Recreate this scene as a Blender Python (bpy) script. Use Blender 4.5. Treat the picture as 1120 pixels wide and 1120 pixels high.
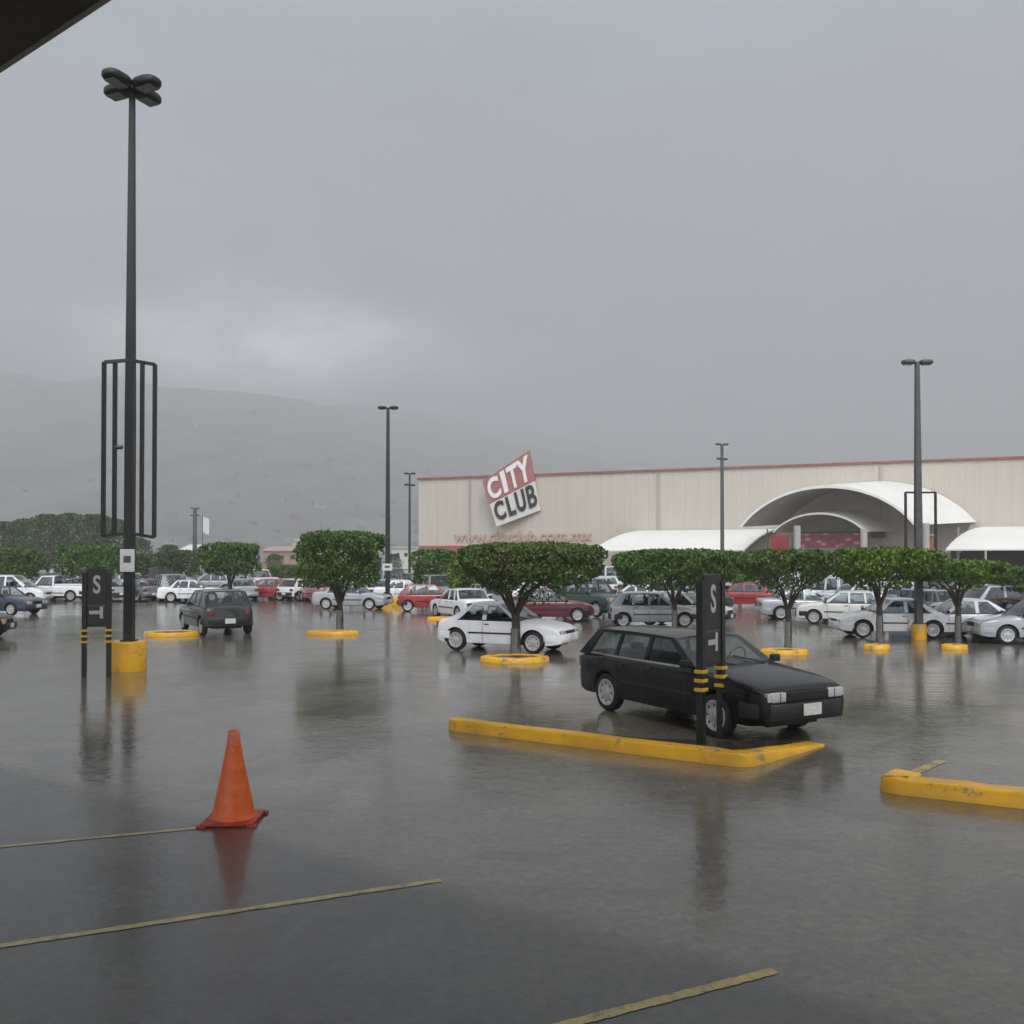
import bpy, bmesh, math, random
from mathutils import Vector, Matrix, noise
random.seed(11)
R = math.radians
for o in list(bpy.data.objects): bpy.data.objects.remove(o)
scn = bpy.context.scene
COL = scn.collection

# ------------------------------------------------------------------ camera
F = 1.0; H = 2.4; PITCH = R(0.8)
cam = bpy.data.cameras.new('camera'); camo = bpy.data.objects.new('camera', cam); COL.objects.link(camo)
cam.sensor_width = 36; cam.lens = 36 * 1000 / 1120; cam.shift_y = 36 / 1120
cam.clip_start = .05; cam.clip_end = 20000
camo.location = (0, 0, H); camo.rotation_euler = (R(90) + PITCH, 0, 0)
scn.camera = camo

# ------------------------------------------------------------------ world
SUN_EL, SUN_AZ = R(42), R(165)          # azimuth from +Y clockwise: behind right
w = bpy.data.worlds.new('World'); scn.world = w; w.use_nodes = True
nt = w.node_tree; nt.nodes.clear()
def N(t, k, **kw):
    n = t.nodes.new(k)
    for a, b in kw.items(): setattr(n, a, b)
    return n
def M_(t, op, a, b=None, c=None, clamp=False):
    n = t.nodes.new('ShaderNodeMath'); n.operation = op; n.use_clamp = clamp
    for i, v in enumerate((a, b, c)):
        if v is None: continue
        if isinstance(v, (int, float)): n.inputs[i].default_value = v
        else: t.links.new(v, n.inputs[i])
    return n.outputs[0]
def ramp(t, fac, stops):
    n = t.nodes.new('ShaderNodeValToRGB'); e = n.color_ramp.elements
    while len(e) < len(stops): e.new(.5)
    for i, (p, c) in enumerate(stops):
        e[i].position = p; e[i].color = tuple(c) + (1,) if len(c) == 3 else c
    t.links.new(fac, n.inputs[0]); return n.outputs[0]
def mixc(t, fac, a, b, mode='MIX'):
    n = t.nodes.new('ShaderNodeMix'); n.data_type = 'RGBA'; n.blend_type = mode; n.clamp_factor = True
    for s, v in ((n.inputs['Factor'], fac), (n.inputs[6], a), (n.inputs[7], b)):
        if isinstance(v, (int, float)): s.default_value = v
        elif isinstance(v, (tuple, list)): s.default_value = tuple(v) + (1,) if len(v) == 3 else v
        else: t.links.new(v, s)
    return n.outputs[2]
SKY_GAIN = 1.0
tc = N(nt, 'ShaderNodeTexCoord'); sx = N(nt, 'ShaderNodeSeparateXYZ'); nt.links.new(tc.outputs['Generated'], sx.inputs[0])
X, Y, Z = sx.outputs
base = ramp(nt, M_(nt, 'MAXIMUM', Z, 0), [(0, (.27, .264, .262)), (.12, (.285, .281, .281)), (.3, (.335, .340, .355)), (.5, (.38, .42, .49)), (.8, (.85, .88, .93)), (1, (1.0, 1.02, 1.06))])
back = M_(nt, 'MULTIPLY', M_(nt, 'ADD', M_(nt, 'MULTIPLY', Y, -.9), -.05, clamp=True), 4.2)      # the bright half of the sky is behind the photographer
cl1 = N(nt, 'ShaderNodeTexNoise'); mp = N(nt, 'ShaderNodeMapping'); mp.inputs['Scale'].default_value = (1.2, 1.2, 3.5)
nt.links.new(tc.outputs['Generated'], mp.inputs[0]); nt.links.new(mp.outputs[0], cl1.inputs[0])
cl1.inputs['Scale'].default_value = 2.2; cl1.inputs['Detail'].default_value = 5; cl1.inputs['Roughness'].default_value = .5; cl1.inputs['Distortion'].default_value = .6
cv = M_(nt, 'MULTIPLY_ADD', cl1.outputs[0], .55, .73)
rightdark = M_(nt, 'MULTIPLY_ADD', X, -.16, 1.0)
# pale break in the cloud above the left ridge
def gauss(cx, cz, wx, wz):
    a = M_(nt, 'POWER', M_(nt, 'DIVIDE', M_(nt, 'SUBTRACT', X, cx), wx), 2); b = M_(nt, 'POWER', M_(nt, 'DIVIDE', M_(nt, 'SUBTRACT', Z, cz), wz), 2)
    return M_(nt, 'EXPONENT', M_(nt, 'MULTIPLY', M_(nt, 'ADD', a, b), -1))
cl2 = N(nt, 'ShaderNodeTexNoise'); mp2 = N(nt, 'ShaderNodeMapping'); mp2.inputs['Scale'].default_value = (1, 1, 1.7); nt.links.new(tc.outputs['Generated'], mp2.inputs[0]); nt.links.new(mp2.outputs[0], cl2.inputs[0]); cl2.inputs['Scale'].default_value = 8; cl2.inputs['Detail'].default_value = 8; cl2.inputs['Roughness'].default_value = .6; cl2.inputs['Distortion'].default_value = .3
g = M_(nt, 'MULTIPLY', gauss(-.25, .212, .17, .05), M_(nt, 'MULTIPLY_ADD', cl2.outputs[0], 2.6, -.75, clamp=True))
g2 = M_(nt, 'MULTIPLY', gauss(-.42, .30, .35, .12), .16)
tot = M_(nt, 'ADD', M_(nt, 'ADD', 1, back), M_(nt, 'ADD', M_(nt, 'MULTIPLY', g, 6.5), g2))
k = M_(nt, 'MULTIPLY', M_(nt, 'MULTIPLY', tot, cv), rightdark)
kc = N(nt, 'ShaderNodeCombineColor')
for i in range(3): nt.links.new(M_(nt, 'MULTIPLY', k, 10 * SKY_GAIN), kc.inputs[i])
clouds = mixc(nt, 1.0, base, kc.outputs[0], 'MULTIPLY')
sky = N(nt, 'ShaderNodeTexSky'); sky.sky_type = 'NISHITA'; sky.sun_disc = False; sky.sun_elevation = SUN_EL; sky.sun_rotation = SUN_AZ
skyc = mixc(nt, .94, sky.outputs[0], clouds)
bg = N(nt, 'ShaderNodeBackground'); bg.inputs[1].default_value = .1; nt.links.new(skyc, bg.inputs[0])
wo = N(nt, 'ShaderNodeOutputWorld'); nt.links.new(bg.outputs[0], wo.inputs[0])

sun = bpy.data.lights.new('sun', 'SUN'); sun.energy = 1.1; sun.angle = R(25); sun.color = (1, .97, .92)
suno = bpy.data.objects.new('sun', sun); COL.objects.link(suno)
sd = Vector((math.sin(SUN_AZ) * math.cos(SUN_EL), math.cos(SUN_AZ) * math.cos(SUN_EL), math.sin(SUN_EL)))
suno.rotation_euler = sd.to_track_quat('Z', 'Y').to_euler()
scn.view_settings.view_transform = 'Standard'; scn.view_settings.look = 'None'; scn.view_settings.exposure = 0.0; scn.view_settings.gamma = 1
cy = scn.cycles; cy.use_denoising = True; cy.max_bounces = 8; cy.volume_bounces = 1; cy.transparent_max_bounces = 24; cy.sample_clamp_indirect = 6
cy.use_adaptive_sampling = True; cy.adaptive_threshold = .02

# ------------------------------------------------------------------ materials
def mat(name, col, rough=.6, metal=0, var=0, scale=8, coat=0, spec=.5, bump=0, bscale=60, emit=None):
    m = bpy.data.materials.new(name); m.use_nodes = True; t = m.node_tree; b = t.nodes['Principled BSDF']
    b.inputs['Base Color'].default_value = tuple(col) + (1,); b.inputs['Roughness'].default_value = rough; b.inputs['Metallic'].default_value = metal
    b.inputs['Coat Weight'].default_value = coat; b.inputs['Coat Roughness'].default_value = .05; b.inputs['Specular IOR Level'].default_value = spec
    if var or bump:
        c = N(t, 'ShaderNodeTexCoord')
    if var:
        n = N(t, 'ShaderNodeTexNoise'); n.inputs['Scale'].default_value = scale; n.inputs['Detail'].default_value = 6; n.inputs['Roughness'].default_value = .65
        t.links.new(c.outputs['Object'], n.inputs[0])
        lo = tuple(x * (1 - var) for x in col); hi = tuple(min(1, x * (1 + var)) for x in col)
        t.links.new(ramp(t, n.outputs[0], [(.3, lo), (.7, hi)]), b.inputs['Base Color'])
    if bump:
        n = N(t, 'ShaderNodeTexNoise'); n.inputs['Scale'].default_value = bscale; n.inputs['Detail'].default_value = 4; t.links.new(c.outputs['Object'], n.inputs[0])
        bp = N(t, 'ShaderNodeBump'); bp.inputs['Strength'].default_value = bump; bp.inputs['Distance'].default_value = .02
        t.links.new(n.outputs[0], bp.inputs['Height']); t.links.new(bp.outputs[0], b.inputs['Normal'])
    return m
def paint_chipped(name, col, under, rough=.35):
    m = mat(name, col, rough); t = m.node_tree; b = t.nodes['Principled BSDF']; c = N(t, 'ShaderNodeTexCoord')
    n = N(t, 'ShaderNodeTexNoise'); n.inputs['Scale'].default_value = 3.5; n.inputs['Detail'].default_value = 9; n.inputs['Roughness'].default_value = .75
    t.links.new(c.outputs['Object'], n.inputs[0])
    n2 = N(t, 'ShaderNodeTexNoise'); n2.inputs['Scale'].default_value = 1.4; n2.inputs['Detail'].default_value = 4; t.links.new(c.outputs['Object'], n2.inputs[0])
    tone = ramp(t, n2.outputs[0], [(.3, tuple(x * .72 for x in col)), (.7, tuple(x * 1.1 for x in col))])
    f = ramp(t, n.outputs[0], [(.37, (1, 1, 1)), (.44, (0, 0, 0))])
    t.links.new(mixc(t, f, tone, under), b.inputs['Base Color'])
    bp = N(t, 'ShaderNodeBump'); bp.inputs['Strength'].default_value = .4; bp.inputs['Distance'].default_value = .01
    t.links.new(n.outputs[0], bp.inputs['Height']); t.links.new(bp.outputs[0], b.inputs['Normal'])
    return m
M = {}
M['yellow'] = paint_chipped('yellow_kerb_paint', (.80, .42, .014), (.26, .20, .11))
M['black_metal'] = mat('black_painted_metal', (.012, .013, .014), .45, var=.4, scale=14)
M['grey_metal'] = mat('weathered_grey_metal', (.08, .085, .085), .5, .2, var=.3)
M['white_plate'] = mat('white_plate', (.62, .63, .6), .5, var=.12, scale=20)
M['sign_black'] = mat('black_sign_face', (.012, .013, .013), .35)
M['sign_white'] = mat('white_sign_paint', (.40, .41, .39), .5)
M['sign_yellow'] = mat('yellow_band', (.6, .36, .03), .45)
M['cone'] = mat('orange_plastic', (.95, .14, .018), .35, var=.25, scale=9, bump=.2, bscale=30)
M['cone_tip'] = mat('faded_orange_plastic', (.80, .20, .10), .4, var=.15, scale=20)
M['cone_base'] = mat('dirty_orange_rubber', (.42, .04, .012), .5, var=.4, scale=14)
M['soil'] = mat('wet_soil', (.035, .03, .02), .25, var=.5, scale=5, bump=.5, bscale=25)
M['bark'] = mat('bark', (.05, .038, .028), .8, var=.5, scale=10, bump=.6, bscale=30)
M['limewash'] = mat('limewashed_bark', (.15, .145, .13), .8, var=.35, scale=10, bump=.5, bscale=30)
M['tyre'] = mat('tyre_rubber', (.012, .012, .012), .7)
M['rim'] = mat('silver_rim', (.50, .50, .50), .35, .45, var=.2, scale=10)
M['plastic'] = mat('black_plastic', (.014, .014, .015), .5)
M['interior'] = mat('dark_interior', (.03, .03, .033), .8)
M['lens'] = mat('headlight_lens', (.50, .52, .51), .12, .2, coat=1)
M['amber'] = mat('amber_lens', (.55, .16, .02), .15, coat=1)
M['red_lens'] = mat('red_lens', (.13, .012, .01), .15, coat=1)
M['plate'] = mat('number_plate', (.62, .63, .60), .4, var=.2, scale=30)
M['chrome'] = mat('chrome', (.55, .55, .55), .15, 1)
M['concrete'] = mat('concrete', (.24, .23, .21), .75, var=.25, scale=3)
M['awning'] = mat('white_membrane', (.78, .77, .72), .55, var=.06, scale=.5)
M['stucco'] = mat('pale_stucco', (.42, .40, .36), .8, var=.1, scale=.7)
M['red_trim'] = mat('red_trim', (.30, .105, .085), .6, var=.2, scale=1)
M['sign_red'] = mat('sign_red', (.36, .13, .12), .5, var=.15, scale=1)
M['sign_blk'] = mat('letter_black', (.012, .012, .012), .5)
M['sign_wht'] = mat('letter_white', (.80, .78, .76), .5)
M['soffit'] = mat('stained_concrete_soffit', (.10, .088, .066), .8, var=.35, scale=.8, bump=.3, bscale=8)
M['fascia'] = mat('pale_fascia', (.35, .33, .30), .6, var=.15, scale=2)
def glass(name, tint, op):
    m = bpy.data.materials.new(name); m.use_nodes = True; t = m.node_tree; t.nodes.clear()
    tr = N(t, 'ShaderNodeBsdfTransparent'); tr.inputs[0].default_value = tuple(tint) + (1,)
    gl = N(t, 'ShaderNodeBsdfGlossy'); gl.inputs['Roughness'].default_value = .06; gl.inputs[0].default_value = (.85, .88, .9, 1)
    fr = N(t, 'ShaderNodeLayerWeight'); fr.inputs[0].default_value = .5; fq = M_(t, 'POWER', fr.outputs['Facing'], 4.0)
    mx = N(t, 'ShaderNodeMixShader'); o = N(t, 'ShaderNodeOutputMaterial')
    t.links.new(M_(t, 'MULTIPLY_ADD', fq, .8, op, clamp=True), mx.inputs[0])
    t.links.new(tr.outputs[0], mx.inputs[1]); t.links.new(gl.outputs[0], mx.inputs[2]); t.links.new(mx.outputs[0], o.inputs[0])
    return m
M['glass'] = glass('car_glass', (.72, .77, .76), .06)
PAINT = {}
def paint(k, c, rough=.3, metal=0.0):
    PAINT[k] = mat('car_paint_' + k, c, rough, metal, coat=.35 if k == 'black' else .8, var=.08, scale=2.5, spec=.15 if k == 'black' else .5)
paint('white', (.82, .83, .85)); paint('cream', (.70, .70, .64)); paint('silver', (.40, .42, .45), .3, .3); paint('grey', (.15, .16, .17), .3, .3)
paint('black', (.006, .0065, .007)); paint('charcoal', (.03, .036, .038), .3, .2); paint('navy', (.012, .02, .055)); paint('red', (.34, .022, .025)); paint('maroon', (.11, .012, .022))
paint('green', (.012, .04, .036)); paint('pink', (.40, .16, .16)); paint('blue', (.05, .09, .19)); paint('tan', (.30, .25, .18))

def foliage(name, c1, c2, c3=None):
    m = bpy.data.materials.new(name); m.use_nodes = True; t = m.node_tree; b = t.nodes['Principled BSDF']; c = N(t, 'ShaderNodeTexCoord')
    n = N(t, 'ShaderNodeTexNoise'); n.inputs['Scale'].default_value = 1.6; n.inputs['Detail'].default_value = 6; n.inputs['Roughness'].default_value = .75; t.links.new(c.outputs['Object'], n.inputs[0])
    col = ramp(t, n.outputs[0], [(.35, c1), (.65, c2)])
    if c3:
        n2 = N(t, 'ShaderNodeTexNoise'); n2.inputs['Scale'].default_value = .9; n2.inputs['Detail'].default_value = 3; t.links.new(c.outputs['Object'], n2.inputs[0])
        s = N(t, 'ShaderNodeSeparateXYZ'); t.links.new(c.outputs['Object'], s.inputs[0])
        f = M_(t, 'MULTIPLY', ramp(t, n2.outputs[0], [(.45, (0, 0, 0)), (.68, (1, 1, 1))]), .6)
        col = mixc(t, f, col, c3)
    gi = N(t, 'ShaderNodeNewGeometry'); vv_ = M_(t, 'MULTIPLY_ADD', gi.outputs['Random Per Island'], .6, .60); hc = N(t, 'ShaderNodeCombineColor')
    for i in range(3): t.links.new(vv_, hc.inputs[i])
    col = mixc(t, 1.0, col, hc.outputs[0], 'MULTIPLY')
    t.links.new(col, b.inputs['Base Color']); b.inputs['Roughness'].default_value = .5; b.inputs['Specular IOR Level'].default_value = .35
    return m
M['leaf'] = foliage('clipped_foliage', (.035, .085, .014), (.11, .20, .035))
M['leaf_brown'] = foliage('browning_foliage', (.04, .08, .014), (.11, .18, .03), (.12, .12, .035))
M['leaf_light'] = foliage('light_foliage', (.05, .11, .012), (.16, .26, .028))
M['leaf_far'] = foliage('wood_foliage', (.035, .065, .022), (.09, .14, .045))

def ground_mat():
    m = bpy.data.materials.new('wet_asphalt'); m.use_nodes = True; t = m.node_tree; b = t.nodes['Principled BSDF']
    g = N(t, 'ShaderNodeNewGeometry'); s = N(t, 'ShaderNodeSeparateXYZ'); t.links.new(g.outputs['Position'], s.inputs[0])
    def tn(sc, det=5, rough=.6, vec=None, dist=0):
        n = N(t, 'ShaderNodeTexNoise'); n.inputs['Scale'].default_value = sc; n.inputs['Detail'].default_value = det; n.inputs['Roughness'].default_value = rough; n.inputs['Distortion'].default_value = dist
        t.links.new(vec or g.outputs['Position'], n.inputs[0]); return n.outputs[0]
    big = tn(.12, 4); mid = tn(.9, 6, .65); fine = tn(55, 3, .7); agg = tn(140, 2, .8)
    # shelter zone: asphalt under the canopy is damp, not flooded (line follows the canopy drip edge)
    nd = M_(t, 'ADD', M_(t, 'MULTIPLY', s.outputs[0], .59), M_(t, 'MULTIPLY', s.outputs[1], .807))
    wob = M_(t, 'MULTIPLY_ADD', tn(.6, 6), .5, -.25)
    dry = M_(t, 'SUBTRACT', 1, M_(t, 'DIVIDE', M_(t, 'SUBTRACT', M_(t, 'ADD', nd, wob), 4.92), .3, clamp=True))
    col = ramp(t, mid, [(.34, (.060, .054, .044)), (.66, (.150, .137, .110))])
    col2 = ramp(t, mid, [(.34, (.022, .024, .023)), (.66, (.060, .062, .059))])
    col = mixc(t, dry, col, col2)
    col = mixc(t, M_(t, 'MULTIPLY_ADD', agg, 3.4, -1.6, clamp=True), col, (.17, .165, .155))
    pale = ramp(t, big, [(.45, (0, 0, 0)), (.62, (.55, .55, .55))])
    stn = ramp(t, tn(.35, 7, .7, dist=1.0), [(.52, (0, 0, 0)), (.60, (.7, .7, .7))])
    col = mixc(t, stn, col, (.035, .034, .031))
    col = mixc(t, pale, col, (.125, .115, .098))
    mm = ramp(t, tn(11, 4, .8), [(.30, (.62, .62, .62)), (.70, (1.45, 1.45, 1.45))])
    col = mixc(t, 1.0, col, mm, 'MULTIPLY')
    t.links.new(col, b.inputs['Base Color'])
    b.inputs['Specular IOR Level'].default_value = .3
    sm = N(t, 'ShaderNodeMapping'); sm.inputs['Rotation'].default_value = (0, 0, R(36)); sm.inputs['Scale'].default_value = (.35, 3.2, 1); t.links.new(g.outputs['Position'], sm.inputs[0])
    streak = tn(1.0, 6, .7, sm.outputs[0])
    t.links.new(M_(t, 'MULTIPLY_ADD', mid, .2, .45), b.inputs['Roughness'])
    pud = ramp(t, tn(.22, 5, .55, dist=.5), [(.40, (0, 0, 0)), (.60, (1, 1, 1))])
    film = M_(t, 'SUBTRACT', 1, M_(t, 'MULTIPLY', dry, .22))
    t.links.new(film, b.inputs['Coat Weight'])
    cr = M_(t, 'MULTIPLY_ADD', pud, -.07, .12)
    cr = M_(t, 'ADD', cr, M_(t, 'MULTIPLY_ADD', M_(t, 'ADD', M_(t, 'MULTIPLY', tn(1.7, 6, .7), .5), M_(t, 'MULTIPLY', streak, .5)), .55, -.24, clamp=True))
    cr = M_(t, 'MULTIPLY_ADD', dry, .02, cr)
    t.links.new(cr, b.inputs['Coat Roughness']); b.inputs['Coat IOR'].default_value = 1.50; b.inputs['Coat Tint'].default_value = (1, .97, .91, 1)
    rip = M_(t, 'ADD', tn(5, 3, .5), M_(t, 'MULTIPLY', tn(18, 3), .5))
    bp = N(t, 'ShaderNodeBump'); bp.inputs['Distance'].default_value = .006; t.links.new(M_(t, 'MULTIPLY_ADD', pud, -.2, .75), bp.inputs['Strength'])
    t.links.new(rip, bp.inputs['Height']); t.links.new(bp.outputs[0], b.inputs['Coat Normal'])
    bp2 = N(t, 'ShaderNodeBump'); bp2.inputs['Distance'].default_value = .004; bp2.inputs['Strength'].default_value = .6; t.links.new(fine, bp2.inputs['Height']); t.links.new(bp2.outputs[0], b.inputs['Normal'])
    return m
M['asphalt'] = ground_mat()
def line_mat():
    m = mat('worn_yellow_line', (.3, .22, .03), .4); t = m.node_tree; b = t.nodes['Principled BSDF']; c = N(t, 'ShaderNodeNewGeometry')
    n = N(t, 'ShaderNodeTexNoise'); n.inputs['Scale'].default_value = 5; n.inputs['Detail'].default_value = 9; n.inputs['Roughness'].default_value = .8; t.links.new(c.outputs['Position'], n.inputs[0])
    t.links.new(ramp(t, n.outputs[0], [(.40, (.05, .049, .042)), (.47, (.34, .25, .05)), (.66, (.62, .44, .07))]), b.inputs['Base Color'])
    b.inputs['Coat Weight'].default_value = .6; b.inputs['Coat Roughness'].default_value = .25
    return m
M['line'] = line_mat()

# ------------------------------------------------------------------ mesh helpers
def newobj(name, bm, mats, parent=None, smooth=None):
    me = bpy.data.meshes.new(name); bm.normal_update(); bm.to_mesh(me); bm.free()
    if not isinstance(mats, (list, tuple)): mats = [mats]
    for m in mats: me.materials.append(m)
    if smooth is not None:
        me.shade_smooth() if hasattr(me, 'shade_smooth') else None
        me.set_sharp_from_angle(angle=R(smooth))
    o = bpy.data.objects.new(name, me); COL.objects.link(o)
    if parent: o.parent = parent
    return o
def tag(o, label, cat, group=None, kind=None):
    o['label'] = label; o['category'] = cat
    if group: o['group'] = group
    if kind: o['kind'] = kind
    return o
def thing(name, label, cat, loc=(0, 0, 0), rz=0, group=None):
    o = bpy.data.objects.new(name, None); COL.objects.link(o); o.location = loc; o.rotation_euler = (0, 0, rz)
    o.empty_display_size = .3
    return tag(o, label, cat, group)
def struct(name, bm, m, smooth=None):
    o = newobj(name, bm, m, None, smooth); o['kind'] = 'structure'; return o
def box(bm, c, s, rz=0, bev=0, mi=0, rot=None):
    r = bmesh.ops.create_cube(bm, size=1)
    mtx = Matrix.Translation(Vector(c)) @ (rot.to_matrix().to_4x4() if rot is not None else Matrix.Rotation(rz, 4, 'Z')) @ Matrix.Diagonal((s[0], s[1], s[2], 1))
    bmesh.ops.transform(bm, matrix=mtx, verts=r['verts'])
    fs = {f for v in r['verts'] for f in v.link_faces}
    for f in fs: f.material_index = mi
    if bev:
        es = {e for v in r['verts'] for e in v.link_edges}
        bmesh.ops.bevel(bm, geom=list(es), offset=bev, segments=2, affect='EDGES', profile=.6)
def tube(bm, pts, rad, seg=10, cap=True, mi=0, square=False):
    pts = [Vector(p) for p in pts]; rings = []
    for i, p in enumerate(pts):
        d = (pts[min(i + 1, len(pts) - 1)] - pts[max(i - 1, 0)]).normalized()
        a = Vector((1, 0, 0)) if abs(d.x) < .8 else Vector((0, 1, 0))
        u = d.cross(a).normalized(); v = d.cross(u).normalized()
        r = rad[i] if isinstance(rad, (list, tuple)) else rad
        n = 4 if square else seg
        rings.append([bm.verts.new(p + (u * math.cos(2 * math.pi * (k + (.5 if square else 0)) / n) + v * math.sin(2 * math.pi * (k + (.5 if square else 0)) / n)) * r) for k in range(n)])
    n = len(rings[0])
    for i in range(len(rings) - 1):
        for k in range(n):
            f = bm.faces.new((rings[i][k], rings[i][(k + 1) % n], rings[i + 1][(k + 1) % n], rings[i + 1][k])); f.material_index = mi
    if cap:
        for rg in (rings[0], rings[-1]):
            f = bm.faces.new(rg); f.material_index = mi
def lathe(bm, prof, seg=24, axis='Z', mi=0, c=(0, 0, 0), wob=0):
    rings = []
    for (r, h) in prof:
        rg = []
        for k in range(seg):
            a = 2 * math.pi * k / seg; rr = r * (1 + wob * math.sin(a * 2 + h * 3))
            p = (rr * math.cos(a), rr * math.sin(a), h) if axis == 'Z' else (rr * math.cos(a), h, rr * math.sin(a))
            rg.append(bm.verts.new(Vector(p) + Vector(c)))
        rings.append(rg)
    for i in range(len(rings) - 1):
        for k in range(seg):
            f = bm.faces.new((rings[i][k], rings[i][(k + 1) % seg], rings[i + 1][(k + 1) % seg], rings[i + 1][k])); f.material_index = mi
    for rg in (rings[0], rings[-1]):
        f = bm.faces.new(rg); f.material_index = mi
    bmesh.ops.recalc_face_normals(bm, faces=bm.faces)
def prism(bm, pts, off, mi=0):
    a = [bm.verts.new(Vector(p)) for p in pts]; b = [bm.verts.new(Vector(p) + Vector(off)) for p in pts]
    n = len(pts); fs = [bm.faces.new(a), bm.faces.new(b[::-1])]
    for i in range(n): fs.append(bm.faces.new((a[(i + 1) % n], a[i], b[i], b[(i + 1) % n])))
    for f in fs: f.material_index = mi
    bmesh.ops.recalc_face_normals(bm, faces=fs)
def ray(px, py):
    v = (560 - py) / 1000 + .036; x = (px - 560) / 1000
    return Vector((x, math.cos(PITCH) - v * math.sin(PITCH), math.sin(PITCH) + v * math.cos(PITCH)))
def G(px, py, z=0):
    d = ray(px, py); t = (z - H) / d.z; return Vector((d.x * t, d.y * t, z))
def at(px, py, dist):
    d = ray(px, py); t = dist / d.y; return Vector((d.x * t, dist, H + d.z * t))
def copy_tree(o, parent=None):
    c = o.copy(); COL.objects.link(c); c.parent = parent
    for ch in list(o.children): copy_tree(ch, c)
    return c

# ------------------------------------------------------------------ ground, asphalt, hills
bm = bmesh.new()
vs = [bm.verts.new(p) for p in ((-5400, -60, -.012), (5400, -60, -.012), (5400, 3850, -.012), (-5400, 3850, -.012))]; bm.faces.new(vs)
struct('ground', bm, mat('valley_floor', (.07, .07, .045), .9, var=.4, scale=.01))
bm = bmesh.new()
vs = [bm.verts.new(p) for p in ((-130, -12, 0), (110, -12, 0), (110, 175, 0), (-130, 175, 0))]; bm.faces.new(vs)
struct('parking_lot', bm, M['asphalt'])
def flat_strip(p, q, wd, name='painted_line'):
    p = Vector(p); q = Vector(q); d = (q - p).normalized(); n = Vector((-d.y, d.x, 0)) * wd / 2; b = bmesh.new(); K = 60; prev = None
    for i in range(K + 1):
        c = p.lerp(q, i / K); j = random.uniform(-.12, .12); a = b.verts.new(c + n * (1 + j) + Vector((0, 0, .004))); e = b.verts.new(c - n * (1 + j) + Vector((0, 0, .004)))
        if prev: b.faces.new((prev[0], prev[1], e, a))
        prev = (a, e)
    return struct(name, b, M['line'])
flat_strip(G(585, 1130), G(848, 1062), .075)
flat_strip(G(-80, 1047), G(482, 963), .07)
flat_strip(G(-80, 934), G(215, 906), .06)
flat_strip(G(880, 860), G(1005, 833), .06) if False else None
# mountain
def ridge(px): # target ridge line in picture, as elevation tangent
    pts = [(-900, 330), (-400, 360), (0, 405), (120, 414), (300, 433), (450, 446), (600, 470), (760, 505), (1120, 545), (1900, 560)]
    for (a, b), (c, d) in zip(pts, pts[1:]):
        if a <= px <= c: return (610 - (b + (d - b) * (px - a) / (c - a))) / 1000
    return .06
bm = bmesh.new(); NX, NY = 190, 60; grid = []
def ridge_dist(px):      # the range bends away to the right and is lost in the rain
    t_ = max(0, min(1, (px - 250) / 380)); return 1800 + 1500 * t_ * t_ * (3 - 2 * t_)
def mtn_h(x, y):
    px = max(-900, min(1899, 560 + 1000 * x / max(y, 1))); D = ridge_dist(px); u = max(0, min(1, (y - 650) / (D - 650)))
    n = noise.fractal(Vector((x / 260, y / 260, 3.1)), 1.0, 2.0, 5); n2 = noise.fractal(Vector((x / 120, y / 120, 8.1)), 1.0, 2.0, 4)
    h = (u ** 1.1) * ridge(px) * D * (1 + .03 * n) + n * 20 * min(1, u * 3) * (1 - u * .8) + n2 * 7 * u
    if y > D: h *= max(-.02, 1 - (y - D) / 330)
    return max(-1, h)
for j in range(NY):
    row = []
    for i in range(NX):
        k_ = -1.0 + 2.2 * i / (NX - 1); D = ridge_dist(max(-900, min(1899, 560 + 1000 * k_))); v_ = j / (NY - 8)
        y = 650 + (D - 650) * v_ if v_ <= 1 else D + 360 * (j - NY + 8) / 7
        row.append(bm.verts.new((k_ * y, y, mtn_h(k_ * y, y))))
    grid.append(row)
for j in range(NY - 1):
    for i in range(NX - 1): bm.faces.new((grid[j][i], grid[j][i + 1], grid[j + 1][i + 1], grid[j + 1][i]))
struct('mountain', bm, mat('mountain_slope', (.19, .19, .18), .9, var=.4, scale=.012), 60)
# haze
HAZE_D = 1.12e-3
bm = bmesh.new(); box(bm, (0, 1900, 236), (11000, 3980, 476))
o = newobj('haze', bm, []); o['kind'] = 'stuff'
hm = bpy.data.materials.new('rain_haze'); hm.use_nodes = True; t = hm.node_tree; t.nodes.clear()
pv = N(t, 'ShaderNodeVolumePrincipled'); pv.inputs['Density'].default_value = HAZE_D; pv.inputs['Color'].default_value = (.875, .882, .892, 1); pv.inputs['Anisotropy'].default_value = .2
ho = N(t, 'ShaderNodeOutputMaterial'); t.links.new(pv.outputs[0], ho.inputs['Volume']); o.data.materials.append(hm)
o['label'] = 'thin grey rain haze filling the valley'; 

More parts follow.
